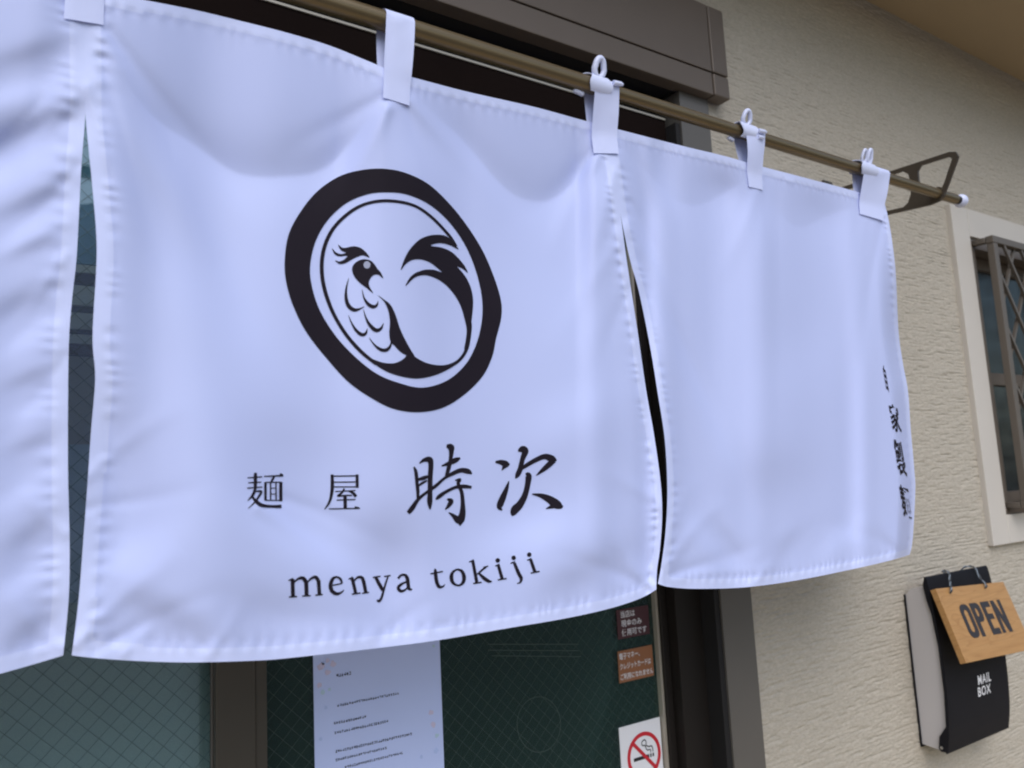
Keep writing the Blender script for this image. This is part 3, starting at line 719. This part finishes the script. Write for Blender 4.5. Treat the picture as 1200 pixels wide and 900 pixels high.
add_panel(1, 'plain left curtain panel', p1T, p1B, p1L, cpts(p1R), 220, 230)
add_panel(2, 'middle curtain panel with the crest and lettering', cpts(p2T), cpts(p2B), cpts(p2L), cpts(p2R), 330, 260)
add_panel(3, 'right curtain panel with small vertical lettering', cpts(p3T), cpts(p3B), cpts(p3L), cpts(p3R), 250, 240, curl=0.055)

# ---- printing on the cloth
_cv = Vector(CAM)
def onto(key, px, py, off):
    r = Vector(ROT @ np.array([px - 600.0, py - 450.0, F])).normalized()
    loc, n, _, _ = BV[key][0].ray_cast(_cv, r)
    if loc is None:
        loc = hit(px, py, D0); n = -r
    if n.dot(r) > 0: n = -n
    return loc + n * off

def by_letter(key, strokes, cuts, org, sc_, name, dots=(), wk=1.0):
    """brush strokes gathered into characters at the x positions in CUTS, each character a print of its own"""
    groups = {}
    for f_ in strokes:
        mx = sum(p[0] for p in f_) / len(f_); groups.setdefault(sum(mx > c for c in cuts), Print(key)).stroke(f_, org, sc_, wk)
    for cx, cy in dots:
        groups[sum(cx > c for c in cuts)].poly([(cx + 20 * math.cos(t), cy + 20 * math.sin(t)) for t in np.linspace(0, 2 * PI, 12)[:-1]], org, sc_)
    for k in sorted(groups): groups[k].build(name, M['print'])

class Print:
    def __init__(s, key, off=0.0006): s.key, s.off, s.v, s.f = key, off, [], []
    def strip(s, A, B, m=4):
        n0 = len(s.v)
        for a, c in zip(A, B):
            for k in range(m):
                t = k / (m - 1); s.v.append(onto(s.key, a[0] + (c[0] - a[0]) * t, a[1] + (c[1] - a[1]) * t, s.off))
        for i in range(len(A) - 1):
            for k in range(m - 1):
                q = n0 + i * m + k; s.f.append((q, q + 1, q + m + 1, q + m))
        return s
    def stroke(s, pts, org=(0, 0), sc_=1.0, wk=1.0):
        C = catmull(np.array([(x * sc_ + org[0], y * sc_ + org[1], w_ * sc_ * wk) for x, y, w_ in pts]), step=1.2)
        T = np.gradient(C[:, :2], axis=0); T /= np.linalg.norm(T, axis=1)[:, None] + 1e-9
        N = np.stack([-T[:, 1], T[:, 0]], 1) * np.maximum(C[:, 2:3], .15) / 2
        return s.strip(C[:, :2] + N, C[:, :2] - N, 3)
    def poly(s, pts, org=(0, 0), sc_=1.0, smooth=True, cell=5.0):
        P = np.array([(x * sc_ + org[0], y * sc_ + org[1]) for x, y in pts])
        if smooth: P = catmull(P, True, 1.6)
        L = [tuple(p) for p in P]
        pts2 = [Vector(p) for p in L]; n = len(L)
        x0, y0 = P.min(0); x1, y1 = P.max(0)
        for x in np.arange(x0, x1, cell):
            for y in np.arange(y0, y1, cell):
                if inside((x, y), L): pts2.append(Vector((x, y)))
        V, E, Fc, *_ = delaunay_2d_cdt(pts2, [(i, (i + 1) % n) for i in range(n)], [], 0, 1e-5)
        n0 = len(s.v); s.v += [onto(s.key, v.x, v.y, s.off) for v in V]
        for f in Fc:
            c = sum((V[i] for i in f), Vector((0, 0))) / len(f)
            if inside(c, L): s.f.append(tuple(n0 + i for i in f))
        return s
    def build(s, name, m, parent=None, label=None):
        o = mesh_obj(name, s.v, s.f, m, parent or BV[s.key][1], True)
        if label: o['label'] = label
        return o

# the crest
O1, S1 = (320, 180), 280 / 788.0
O6, S6 = (380, 260), 100 / 529.0
O7, S7 = (460, 260), 110 / 521.0
ro = [(355, 50), (430, 62), (510, 100), (580, 165), (640, 240), (690, 320), (725, 400), (750, 480), (752, 540), (735, 610), (722, 670), (690, 735), (630, 795), (560, 838), (480, 853), (400, 843), (330, 810), (250, 755), (180, 680), (110, 590), (65, 500), (42, 420), (38, 350), (50, 270), (85, 200), (140, 130), (210, 80), (280, 57)]
ri = [(375, 128), (440, 135), (510, 165), (570, 215), (620, 280), (655, 350), (680, 430), (690, 500), (685, 570), (665, 640), (630, 700), (570, 750), (490, 772), (410, 755), (340, 725), (270, 670), (205, 600), (155, 520), (128, 440), (122, 370), (140, 290), (180, 220), (240, 165), (310, 135)]
def polar(L, n=160):
    C = catmull(L, True, 4); c0 = np.array([400, 450.]); ang = np.arctan2(C[:, 1] - c0[1], C[:, 0] - c0[0]); o = np.argsort(ang)
    r = np.linalg.norm(C - c0, axis=1); th = np.linspace(-PI, PI, n)
    rr = np.interp(th, ang[o], r[o], period=2 * PI)
    return np.stack([c0[0] + rr * np.cos(th), c0[1] + rr * np.sin(th)], 1) * S1 + np.array(O1)
em = Print(2)
em.strip(polar(ro), polar(ri), 8)
em.stroke([(604, 306, 7), (578, 268, 9), (520, 208, 9), (460, 170, 9), (380, 156, 10), (310, 165, 10), (252, 195, 11), (198, 248, 12), (168, 312, 13), (160, 380, 13), (170, 450, 13), (198, 526, 12), (240, 596, 12), (290, 653, 12), (340, 694, 11)], O1, S1)
em.poly([(45, 268), (60, 220), (90, 160), (140, 105), (190, 80), (240, 72), (292, 78), (330, 108), (364, 152), (318, 130), (260, 118), (210, 132), (270, 143), (322, 165), (362, 200), (398, 244), (416, 282), (390, 262), (358, 249), (382, 276), (412, 318), (436, 375), (446, 440), (441, 520), (430, 590), (414, 660), (396, 708), (406, 650), (410, 600), (400, 545), (376, 465), (335, 395), (285, 342), (225, 307), (170, 296), (120, 311), (72, 356), (95, 310), (130, 282), (180, 266), (230, 267), (272, 280), (240, 250), (200, 222), (150, 208), (108, 212), (72, 235)], O7, S7, cell=4)
em.poly([(332, 455), (370, 482), (410, 515), (440, 575), (468, 660), (500, 730), (530, 785), (560, 840), (520, 832), (470, 805), (432, 765), (411, 748), (402, 690), (406, 620), (397, 555), (372, 497)], O6, S6, cell=4)
em.poly([(300, 664), (332, 679), (365, 690), (400, 691), (430, 677), (448, 655), (470, 672), (510, 692), (560, 698), (600, 685), (625, 658), (636, 625), (641, 588), (650, 552), (655, 566), (651, 610), (642, 648), (620, 682), (580, 710), (530, 732), (470, 742), (400, 729), (348, 704)], O1, S1, cell=4)
em.poly([(172, 295), (185, 262), (215, 240), (250, 232), (285, 240), (310, 262), (330, 292), (350, 315), (364, 350), (335, 328), (308, 330), (290, 345), (276, 375), (282, 405), (302, 442), (265, 412), (222, 380), (187, 340)], O6, S6, cell=4)
em.poly([(280, 222), (258, 188), (225, 162), (185, 152), (150, 158), (115, 162), (85, 142), (105, 178), (135, 192), (100, 200), (70, 188), (48, 165), (62, 198), (92, 214), (142, 212), (120, 236), (92, 246), (66, 240), (95, 262), (132, 256), (168, 236), (205, 218), (242, 208)], O6, S6, cell=4)
for f_ in ([(152, 350, 2), (137, 410, 9), (135, 470, 16), (150, 520, 20), (185, 546, 18), (220, 540, 9), (248, 525, 2)],
           [(235, 420, 2), (246, 470, 8), (270, 508, 16), (300, 526, 18), (324, 518, 12), (334, 492, 2)],
           [(243, 545, 2), (260, 600, 9), (285, 643, 17), (320, 672, 19), (350, 662, 13), (367, 628, 2)],
           [(150, 580, 2), (172, 632, 8), (202, 678, 15), (235, 700, 17), (258, 690, 12), (267, 662, 2)],
           [(278, 718, 2), (312, 764, 9), (350, 792, 16), (385, 794, 17), (408, 770, 11), (414, 738, 2)]):
    em.stroke(f_, O6, S6, 1.25)
emb = em.build('crest', M['print'])
Print(2, 0.0009).poly([(265 + 21 * math.cos(t), 268 + 23 * math.sin(t)) for t in np.linspace(0, 2 * PI, 14)[:-1]], O6, S6).build('crest_eye', M['eye'], None)

# brush lettering, two large characters
O8, S8 = (470, 510), 1 / 6.0
by_letter(2, ([(88, 222, 10), (103, 260, 24), (111, 340, 24), (117, 400, 24), (115, 450, 16)],
           [(128, 198, 8), (160, 175, 26), (198, 172, 42), (208, 205, 36), (203, 300, 34), (202, 400, 34), (200, 470, 36), (203, 520, 10)],
           [(118, 312, 18), (160, 300, 28), (192, 288, 16)], [(118, 358, 12), (150, 335, 18), (182, 318, 10)],
           [(48, 546, 26), (75, 515, 34), (120, 450, 24), (180, 400, 20), (240, 358, 24), (300, 305, 20), (360, 270, 28), (420, 247, 32), (470, 255, 36), (496, 272, 8)],
           [(318, 76, 22), (348, 84, 46), (352, 115, 34), (347, 165, 26), (338, 210, 28), (326, 255, 28), (312, 292, 14)],
           [(283, 216, 8), (330, 200, 28), (380, 176, 36), (414, 160, 12)],
           [(243, 452, 10), (265, 432, 28), (310, 400, 24), (380, 367, 22), (440, 360, 28), (494, 366, 18)],
           [(378, 318, 8), (412, 312, 22), (400, 340, 24), (424, 400, 26), (432, 480, 30), (430, 550, 44), (416, 600, 52), (414, 636, 6)],
           [(333, 543, 6), (365, 565, 26), (400, 598, 46), (420, 612, 20)],
           [(308, 524, 6), (335, 492, 28), (350, 462, 34), (322, 450, 12)],
           [(662, 188, 14), (700, 190, 34), (738, 203, 44), (762, 206, 10)], [(742, 205, 36), (722, 225, 24), (706, 248, 4)],
           [(757, 322, 6), (742, 370, 26), (718, 430, 42), (698, 478, 46), (690, 508, 34), (710, 528, 6)],
           [(822, 112, 12), (850, 100, 48), (872, 112, 46), (852, 170, 34), (837, 235, 36), (818, 278, 34), (802, 304, 6)],
           [(826, 252, 12), (880, 212, 28), (950, 172, 32), (1010, 150, 38), (1060, 166, 48), (1092, 178, 10)], [(1072, 176, 40), (1028, 216, 38), (984, 254, 24), (948, 284, 4)],
           [(874, 272, 12), (895, 284, 42), (886, 360, 38), (866, 430, 42), (832, 490, 52), (802, 520, 58), (786, 550, 42), (780, 568, 8)],
           [(920, 414, 8), (980, 424, 30), (1040, 450, 52), (1090, 485, 64), (1125, 500, 36), (1138, 498, 6)], [(1016, 518, 4), (1060, 502, 28), (1100, 495, 30)]), [580], O8, S8, 'brush_character')
# two small printed characters
O9, S9 = (280, 545), 1 / 8.0
by_letter(2, ([(78, 120, 9), (215, 110, 9)], [(85, 166, 9), (205, 160, 9)], [(74, 216, 9), (216, 206, 9)], [(152, 72, 20), (152, 110, 28), (150, 225, 24)],
           [(150, 222, 20), (128, 280, 22), (78, 336, 5)], [(150, 248, 10), (206, 248, 18), (178, 305, 18), (135, 360, 12), (84, 408, 5)], [(115, 285, 10), (160, 342, 28), (212, 378, 28), (300, 388, 22), (396, 388, 28)],
           [(232, 106, 9), (414, 98, 14)], [(380, 92, 30), (412, 96, 14)], [(328, 108, 18), (300, 156, 16)],
           [(246, 160, 20), (246, 335, 20)], [(390, 158, 26), (390, 340, 26)], [(246, 162, 9), (392, 160, 9)], [(246, 330, 8), (392, 332, 8)],
           [(294, 165, 11), (294, 328, 11)], [(345, 165, 11), (345, 328, 11)], [(294, 216, 7), (345, 216, 7)], [(294, 272, 7), (345, 272, 7)],
           [(862, 104, 10), (1115, 100, 10)], [(1108, 88, 24), (1108, 212, 24)], [(880, 160, 9), (1105, 158, 9)], [(878, 204, 9), (1105, 204, 9)],
           [(872, 88, 24), (874, 200, 28), (864, 290, 24), (840, 360, 18), (800, 415, 5)], [(902, 248, 9), (1092, 238, 9)], [(988, 220, 14), (962, 262, 16), (925, 290, 14), (1000, 284, 12), (1060, 284, 12)],
           [(1030, 244, 10), (1070, 262, 22), (1096, 296, 26)], [(915, 328, 9), (1092, 322, 9)], [(994, 282, 28), (996, 405, 28)], [(842, 410, 9), (1134, 405, 10)], [(1085, 398, 22), (1125, 402, 12)]), [600], O9, S9, 'printed_character', (), 1.18)
# latin lettering
OA, OB, SA = (330, 640), (490, 630), 160 / 1200.0
by_letter(2, ([(94, 288, 28), (99, 442, 28)], [(58, 302, 8), (100, 286, 16)], [(62, 446, 10), (134, 441, 10)], [(104, 322, 10), (142, 288, 16), (184, 280, 26), (212, 312, 30)], [(214, 308, 30), (218, 438, 28)], [(180, 438, 10), (254, 434, 10)],
           [(224, 318, 10), (258, 284, 16), (296, 272, 24), (320, 300, 28)], [(322, 298, 28), (331, 424, 26)], [(294, 431, 10), (360, 424, 10)],
           [(430, 346, 9), (480, 338, 10), (532, 326, 9)], [(530, 326, 12), (515, 290, 18), (480, 271, 14), (446, 290, 24), (428, 345, 28), (442, 395, 28), (480, 418, 24), (520, 408, 14), (546, 384, 6)],
           [(616, 278, 24), (632, 340, 24), (650, 418, 24)], [(586, 290, 8), (624, 274, 14)], [(615, 422, 10), (692, 412, 10)], [(634, 308, 10), (664, 276, 16), (700, 275, 22), (718, 310, 26), (738, 408, 24)], [(706, 414, 10), (766, 406, 10)],
           [(824, 272, 24), (855, 330, 26), (888, 388, 24)], [(934, 266, 10), (912, 330, 14), (892, 400, 16), (876, 455, 18), (855, 484, 18), (838, 472, 16)], [(800, 275, 10), (868, 264, 10)], [(900, 267, 10), (958, 257, 10)],
           [(1024, 284, 18), (1048, 256, 16), (1084, 254, 20), (1105, 285, 26), (1118, 370, 24), (1148, 380, 8)], [(1106, 308, 12), (1050, 335, 18), (1025, 365, 24), (1046, 394, 22), (1085, 384, 14), (1116, 350, 10)]), [400, 570, 790, 1000], OA, SA, 'printed_letter', (), 1.22)
by_letter(2, ([(148, 272, 8), (150, 300, 24), (160, 380, 26), (182, 430, 24), (215, 430, 12), (234, 410, 5)], [(106, 318, 10), (216, 297, 10)],
           [(300, 305, 20), (340, 280, 13), (384, 297, 22), (402, 350, 28), (390, 398, 22), (350, 420, 13), (305, 396, 22), (290, 348, 28), (300, 305, 20)],
           [(478, 202, 22), (515, 398, 24)], [(446, 214, 8), (488, 198, 14)], [(482, 404, 10), (556, 392, 10)], [(518, 322, 10), (560, 285, 14), (600, 256, 10)], [(570, 262, 9), (614, 250, 9)], [(534, 314, 14), (580, 358, 26), (622, 384, 22), (648, 384, 6)],
           [(704, 246, 22), (738, 364, 24)], [(676, 250, 8), (714, 235, 12)], [(698, 372, 10), (776, 359, 10)], [(844, 222, 20), (878, 305, 26), (904, 358, 24), (896, 392, 14), (868, 403, 6)], [(811, 227, 8), (850, 211, 12)],
           [(988, 195, 22), (1026, 304, 24)], [(956, 200, 8), (996, 184, 12)], [(988, 312, 10), (1066, 296, 10)]), [260, 430, 660, 800, 930], OB, SA, 'printed_letter', ((698, 200), (838, 178), (975, 150)), 1.22)
# vertical lettering at the curled right edge
def glyph_mesh(ch, bold):
    c = bpy.data.curves.new('glyph', 'FONT'); c.body = ch; c.size = 1; c.offset = bold; c.resolution_u = 2
    o = bpy.data.objects.new('glyph', c); COL.objects.link(o)
    dg = bpy.context.evaluated_depsgraph_get(); dg.update()
    me = bpy.data.meshes.new_from_object(o.evaluated_get(dg)); bpy.data.objects.remove(o)
    co = np.array([v.co[:2] for v in me.vertices]); f = [tuple(p.vertices) for p in me.polygons]; bpy.data.meshes.remove(me)
    return (co - co.min(0)) / (co.max(0) - co.min(0)), f
for ch, cx, cy, wd, ht in (('自', 1037.5, 443, 2.6, 30), ('家', 1048.5, 490, 10.5, 33), ('製', 1054.5, 537, 10, 42), ('麺', 1061, 588, 10.5, 38)):
    uv, fc = glyph_mesh(ch, .02)
    vt = Print(3, 0.0008)
    n0 = 0
    for u, t in uv:
        y = cy + (.5 - t) * ht + (u - .5) * 4; x = cx + (u - .5) * wd + (y - cy) * .17
        vt.v.append(onto(3, x, y, vt.off))
    vt.f += [tuple(f_) for f_ in fc]
    vt.build('brush_character', M['print'])

# ---- hanging loops
def cloth_y(keys, x, z):
    ys = []
    for k in keys:
        for e in (-.004, 0, .004):
            loc = BV[k][0].ray_cast(Vector((x + e, -1.0, z)), Vector((0, 1, 0)))[0]
            if loc is not None: ys.append(loc.y)
    return min(ys) if ys else None
def loop_tab(keys, tl, tr, bl, br_):
    """a strap over the rod; tl, tr where it leaves the rod's front, bl, br_ its sewn lower end (photo pixels)"""
    DF = D0 - 0.0035
    A, B, C_, Dd = (hit(*q, DF) for q in (tl, tr, bl, br_))
    A, B = A.lerp(B, .04), B.lerp(A, .04); C_, Dd = C_.lerp(Dd, .03), Dd.lerp(C_, .03)
    prof = []
    rr = RR + .0016
    n = 40
    path = []                                  # (t along the front 0..1 or None, y, z)
    for k in range(14):
        path.append(('f', k / 13))
    for k in range(1, 14):
        path.append(('r', PI * k / 14))
    for k in range(12):
        path.append(('b', k / 11))
    nx = 9; P = np.zeros((len(path), nx, 3))
    ss, yy = [], []
    for j in range(nx):
        for t in np.linspace(0, .30, 8):
            q = C_.lerp(Dd, j / (nx - 1)).lerp(A.lerp(B, j / (nx - 1)), t); cy = cloth_y(keys, q.x, q.z)
            if cy is not None: ss.append((j / (nx - 1), t)); yy.append(cy)
    G = np.array([[1, a_, b_] for a_, b_ in ss]); k_, *_ = np.linalg.lstsq(G, np.array(yy), rcond=None)
    slack = max(0, float((G @ k_ - np.array(yy)).max())) + .0007
    lay = lambda s_, t_: k_[0] + k_[1] * s_ + k_[2] * min(t_, .30) - slack
    for j in range(nx):
        s = j / (nx - 1)
        low = C_.lerp(Dd, s); top = A.lerp(B, s); top.z = RZ
        wav = 0.0010 * math.sin(s * 7 + tl[0]) 
        for i, (kd, t) in enumerate(path):
            if kd == 'f':
                p = low.lerp(top, t); bulge = math.sin(PI * max(0, t - .25) / .75) * .0030
                w_ = min(1, max(0, (t - .30) / .70)) ** 1.2
                p.y = lay(s, t) * (1 - w_) + (RY - rr) * w_ - bulge * (0.6 + 0.6 * math.sin(3 * s + tl[1])) + wav * max(0, t - .3) + .0012 * (float(vnoise(np.array(s * 3 + tl[0]), np.array(t * 5), 31)) - .5) * (t > .3) + .0005 * (abs(s - .5) > .38) * (t < .3)
            elif kd == 'r':
                p = Vector((top.x, RY - rr * math.cos(t), RZ + rr * math.sin(t)))
            else:
                p = top.lerp(low, t); p.x -= 0.0015 * t + .001; p.y = (RY + rr) * (1 - t ** 1.5) + (lay(s, .12) + slack + .0045) * t ** 1.5
                p.z = RZ + (low.z + .012 - RZ) * t
            P[i, j] = p
    o = grid_obj('hanging_loop', P, M['tab'], noren)
    return o
loop_tab((1, 2), (78, -75), (126, -64), (73, 23), (123, 29))
loop_tab((2,), (448, 42), (484, 53), (446, 116), (480, 125))
loop_tab((2, 3), (692, 104), (722, 112), (701, 176), (728, 179))
loop_tab((3,), (868, 158), (893, 166), (879, 218), (897, 222))
loop_tab((3,), (1007, 198), (1039, 207), (1011, 249), (1037, 259))

# ---- white plastic clips on the rod
def clip(px, py, wpx, label, loops, right, left):
    c = hit(px, py, D0 - .016); x = c.x
    wd = (hit(px + wpx, py, D0 - .016).x - x)
    o = empty('plastic_clip', label, 'clip', (x, RY, RZ), 'white plastic clips along the curtain rod')
    # the C-shaped collar round the rod
    b = MB(); r0, r1 = RR + .0026, RR + .0040
    n = 22; a0, a1 = math.radians(-58), math.radians(200)
    ring_ = []
    for k in range(n + 1):
        t = a0 + (a1 - a0) * k / n
        e = 1.0 + .18 * math.sin(3 * t + px)
        ring_.append([b.bm.verts.new((x + sx * wd * .36 * e, RY - rr * math.cos(t), RZ + rr * math.sin(t))) for rr, sx in ((r0, -1), (r1, -1), (r1, 1), (r0, 1))])
    for k in range(n):
        for q in range(4): b.bm.faces.new((ring_[k][q], ring_[k][(q + 1) % 4], ring_[k + 1][(q + 1) % 4], ring_[k + 1][q]))
    b.bm.faces.new(ring_[0]); b.bm.faces.new(ring_[-1][::-1])
    b.build('collar', M['plastic'], o, True)
    for (lx, hgt, hw, th) in loops:
        b = MB(); pts = []
        for k in range(26):
            t = 2 * PI * k / 26
            pts.append((x + lx + hw * math.sin(t) * (1.0 if math.cos(t) > 0 else 1.15), RY - r1 * .75 - .004 * math.cos(t), RZ + r1 * .6 + hgt / 2 + hgt / 2 * math.cos(t)))
        b.tube(pts, th, 10, closed=True); b.build('finger_loop', M['plastic'], o, True)
    for (sgn, ln, zz, yy) in ([(1, *r) for r in right] + [(-1, *l) for l in left]):
        MB().tube([(x + sgn * (wd / 2 - .004), RY + yy, RZ + zz), (x + sgn * (wd / 2 + ln * .7), RY + yy - .0015, RZ + zz + .0005), (x + sgn * (wd / 2 + ln), RY + yy - .002, RZ + zz)], [.0040, .0036, .0022], 10).build('peg', M['plastic'], o, True)
    return o
clip(706, 105, 30, 'white plastic clip over the curtain loop beside the shutter box end', [(0, .027, .0078, .0046)], [(.013, .004, -.017)], [(.014, -.015, .004)])
clip(880, 158, 22, 'white plastic clip with splayed pegs on the loop right of the shutter box', [(-.002, .023, .0080, .0038)], [(.014, .002, -.016), (.010, -.008, -.013)], [(.010, -.015, .006)])
clip(1020, 195, 22, 'white plastic clip with two upright loops nearest the rod bracket', [(-.011, .024, .0060, .0030), (.007, .028, .0052, .0036)], [], [])

# ================================================================== MAIL BOX
MX0, MX1 = 1.836, 2.112
mb = empty('mail_box', 'black wall mail box with pale grey sides behind the wooden sign', 'mail box', (1.97, 0, 0.87))
side = [(0.0005, .873), (0.0005, 1.207), (.018, 1.225), (.052, 1.232), (.056, 1.20), (.064, 1.17), (.070, 1.10), (.071, .98), (.064, .92), (.048, .89), (.046, .868)]
MB().prism([side], lambda a, c, t: Vector((MX0 + .004 + t, -a, c)), MX1 - MX0 - .008).build('body', M['box_grey'], mb)
MB().box(MX0 + .001, MX1 - .001, -.0035, .0, .866, 1.210).build('back_plate', M['box_black'], mb)
prof_o = [(.058, 1.2545), (.0625, 1.2505), (.067, 1.222), (.0715, 1.18), (.0775, 1.10), (.0785, 1.00), (.074, .92), (.065, .866)]
prof_o = [tuple(p) for p in catmull(prof_o, step=.02)]
th = .004
prof_i = [(a - th, c - .001) for a, c in prof_o]
cv = MB()
cv.prism([prof_o + prof_i[::-1]], lambda a, c, t: Vector((MX0 - .004 + t, -a, c)), MX1 - MX0 + .008)
fl = [(a, c) for a, c in prof_o if c > .866] + [(.064, .868), (.050, .868), (.046, .874), (.050, .90), (.068, .925), (.0725, 1.0), (.0715, 1.10), (.0645, 1.17), (.056, 1.205), (.052, 1.236)]
for x in (MX0 - .0045, MX1 + .0015): cv.prism([fl], lambda a, c, t, x=x: Vector((x + t, -a, c)), .003)
cover = cv.build('front_cover', M['box_black'], mb)
bv = cover.modifiers.new('soft edges', 'BEVEL'); bv.width = .001; bv.segments = 2; bv.limit_method = 'ANGLE'
MB().tube([(MX0 - .007, -.054, .8775), (MX0 - .003, -.054, .8775)], .0032, 16).build('hinge_pin', M['steel'], mb, True)
def cover_y(z):
    zz = [c for a, c in prof_o][::-1]; aa = [a for a, c in prof_o][::-1]
    return -np.interp(z, zz, aa) - .0012
for t, pa_, pb_ in (('MAIL', (1140.5, 791), (1157.5, 804)), ('BOX', (1141, 805), (1157.5, 815))):
    a = hit(pa_[0], pa_[1] + 1, 1.03); c = hit(pb_[0], pb_[1], 1.03)
    z1 = hit(pa_[0], pa_[1], 1.03).z; z0 = z1 - .0215
    text_mesh(t, 'lettering', M['white'], mb, a.x, c.x, z0, z1, cover_y, bold=.018, space=1.12)

# ================================================================== OPEN SIGN hung over the mail box
SW, SH, ST = .312, .163, .014
sg = bpy.data.objects.new('open_sign', None); COL.objects.link(sg); sg.empty_display_size = .05
tag(sg, 'wooden sign reading OPEN hung by a cord on the mail box', 'sign')
tl = hit(1096.5, 690, 1.012); sg.location = tl
sg.rotation_euler = (Matrix.Rotation(math.radians(3.0), 3, 'Y') @ Matrix.Rotation(math.radians(-19), 3, 'X')).to_euler()
def local(b, name, m, smooth=False):
    me = bpy.data.meshes.new(name); bmesh.ops.recalc_face_normals(b.bm, faces=b.bm.faces); b.bm.to_mesh(me); b.bm.free(); me.materials.append(m)
    if smooth: me.shade_smooth()
    return link(bpy.data.objects.new(name, me), sg)
local(MB().box(0, SW, 0, ST, -SH, 0, .0008), 'board', M['wood'])
u0, u1, v0, v1 = .195 * SW, .815 * SW, -.25 * SH, -.715 * SH
lw = (u1 - u0) / 4; gap = .0065; sw = .0160; cw = lw - gap
def rr_loop(x0, x1, z0, z1, r, n=6):
    P = []
    for cx, cz, a0 in ((x1 - r, z1 - r, 0), (x0 + r, z1 - r, 90), (x0 + r, z0 + r, 180), (x1 - r, z0 + r, 270)):
        for k in range(n + 1):
            t = math.radians(a0 + 90 * k / n); P.append((cx + r * math.cos(t), cz + r * math.sin(t)))
    return P
def pr(loops): local(MB().prism(loops, lambda a, c, t: Vector((a, -.0004 - t, c)), .0003), 'letter', M['letter_grey'])
zt, zb = v0, v1; Hh = zt - zb
x = u0
pr([rr_loop(x, x + cw + .002, zb, zt, .017), rr_loop(x + sw * .88, x + cw + .002 - sw * .88, zb + sw * .8, zt - sw * .8, .008)])
x = u0 + lw + .001
pr([[(x, zb), (x + sw, zb), (x + sw, zt), (x, zt)]])
x2 = x + cw
pm = zb + Hh * .42
pr([[(x + sw + .0002, zt)] + [(x2 - .014 + .014 * math.cos(t), zt - .014 + .014 * math.sin(t)) for t in np.linspace(PI / 2, 0, 6)] + [(x2 - .014 + .014 * math.cos(t), pm + .014 + .014 * math.sin(t)) for t in np.linspace(0, -PI / 2, 6)] + [(x + sw + .0002, pm), (x + sw + .0002, pm + sw * .8), (x2 - sw - .004, pm + sw * .8), (x2 - sw, pm + sw * .8 + .004), (x2 - sw, zt - sw * .8 - .004), (x2 - sw - .004, zt - sw * .8), (x + sw + .0002, zt - sw * .8)]])
x = u0 + 2 * lw + .002; x2 = x + cw - .002; mz = zb + Hh * .54
pr([[(x, zb), (x2, zb), (x2, zb + sw * .85), (x + sw, zb + sw * .85), (x + sw, mz - sw * .4), (x2 - .003, mz - sw * .4), (x2 - .003, mz + sw * .4), (x + sw, mz + sw * .4), (x + sw, zt - sw * .85), (x2, zt - sw * .85), (x2, zt), (x, zt)]])
x = u0 + 3 * lw + .001; x2 = u1
pr([[(x, zb), (x + sw * .9, zb), (x + sw * .9, zb + Hh * .55), (x2 - sw, zb), (x2, zb), (x2, zt), (x2 - sw * .9, zt), (x2 - sw * .9, zb + Hh * .45), (x + sw, zt), (x, zt)]])
# cord: two strands twisted, up from two holes and over the mail box edge
cdm = sg.matrix_basis.copy()
mw = Matrix.Translation(tl) @ sg.rotation_euler.to_matrix().to_4x4()
h1 = mw @ Vector((.050, -.0015, -.012)); h2 = mw @ Vector((.210, -.0015, -.010))
e1 = hit(1109, 671, 1.04); e2 = hit(1139, 667, 1.04)
ph = [[h1, h1 + Vector((0, -.004, .006)), h1.lerp(e1, .5) + Vector((0, -.004, 0)), Vector((e1.x, -.0665, 1.2545)), Vector((e1.x + .002, -.0600, 1.2585)), Vector((e1.x + .01, -.046, 1.257)), Vector((e1.x + .05, -.040, 1.240)), Vector((e2.x - .03, -.040, 1.240)),
       Vector((e2.x - .008, -.046, 1.257)), Vector((e2.x, -.0600, 1.2585)), Vector((e2.x + .002, -.0665, 1.2545)), h2.lerp(e2, .5) + Vector((0, -.005, 0)), h2 + Vector((0, -.004, .006)), h2]]
C = catmull([tuple(p) for p in ph[0]], step=.003)
inv = mw.inverted()
for k, (mm, off) in enumerate((('cord', 0), ('cord_light', PI))):
    pts = []
    for i, p in enumerate(C):
        t = C[min(i + 1, len(C) - 1)] - C[max(i - 1, 0)]; t = Vector(t).normalized()
        a = t.cross(Vector((0, 1, .1))).normalized(); c2 = t.cross(a)
        ang = i * .85 + off
        pts.append(inv @ (Vector(p) + (a * math.cos(ang) + c2 * math.sin(ang)) * .0014))
    bb = MB().tube(pts, .0017 if k == 0 else .0013, 6)
    local(bb, 'cord', M[mm], True)
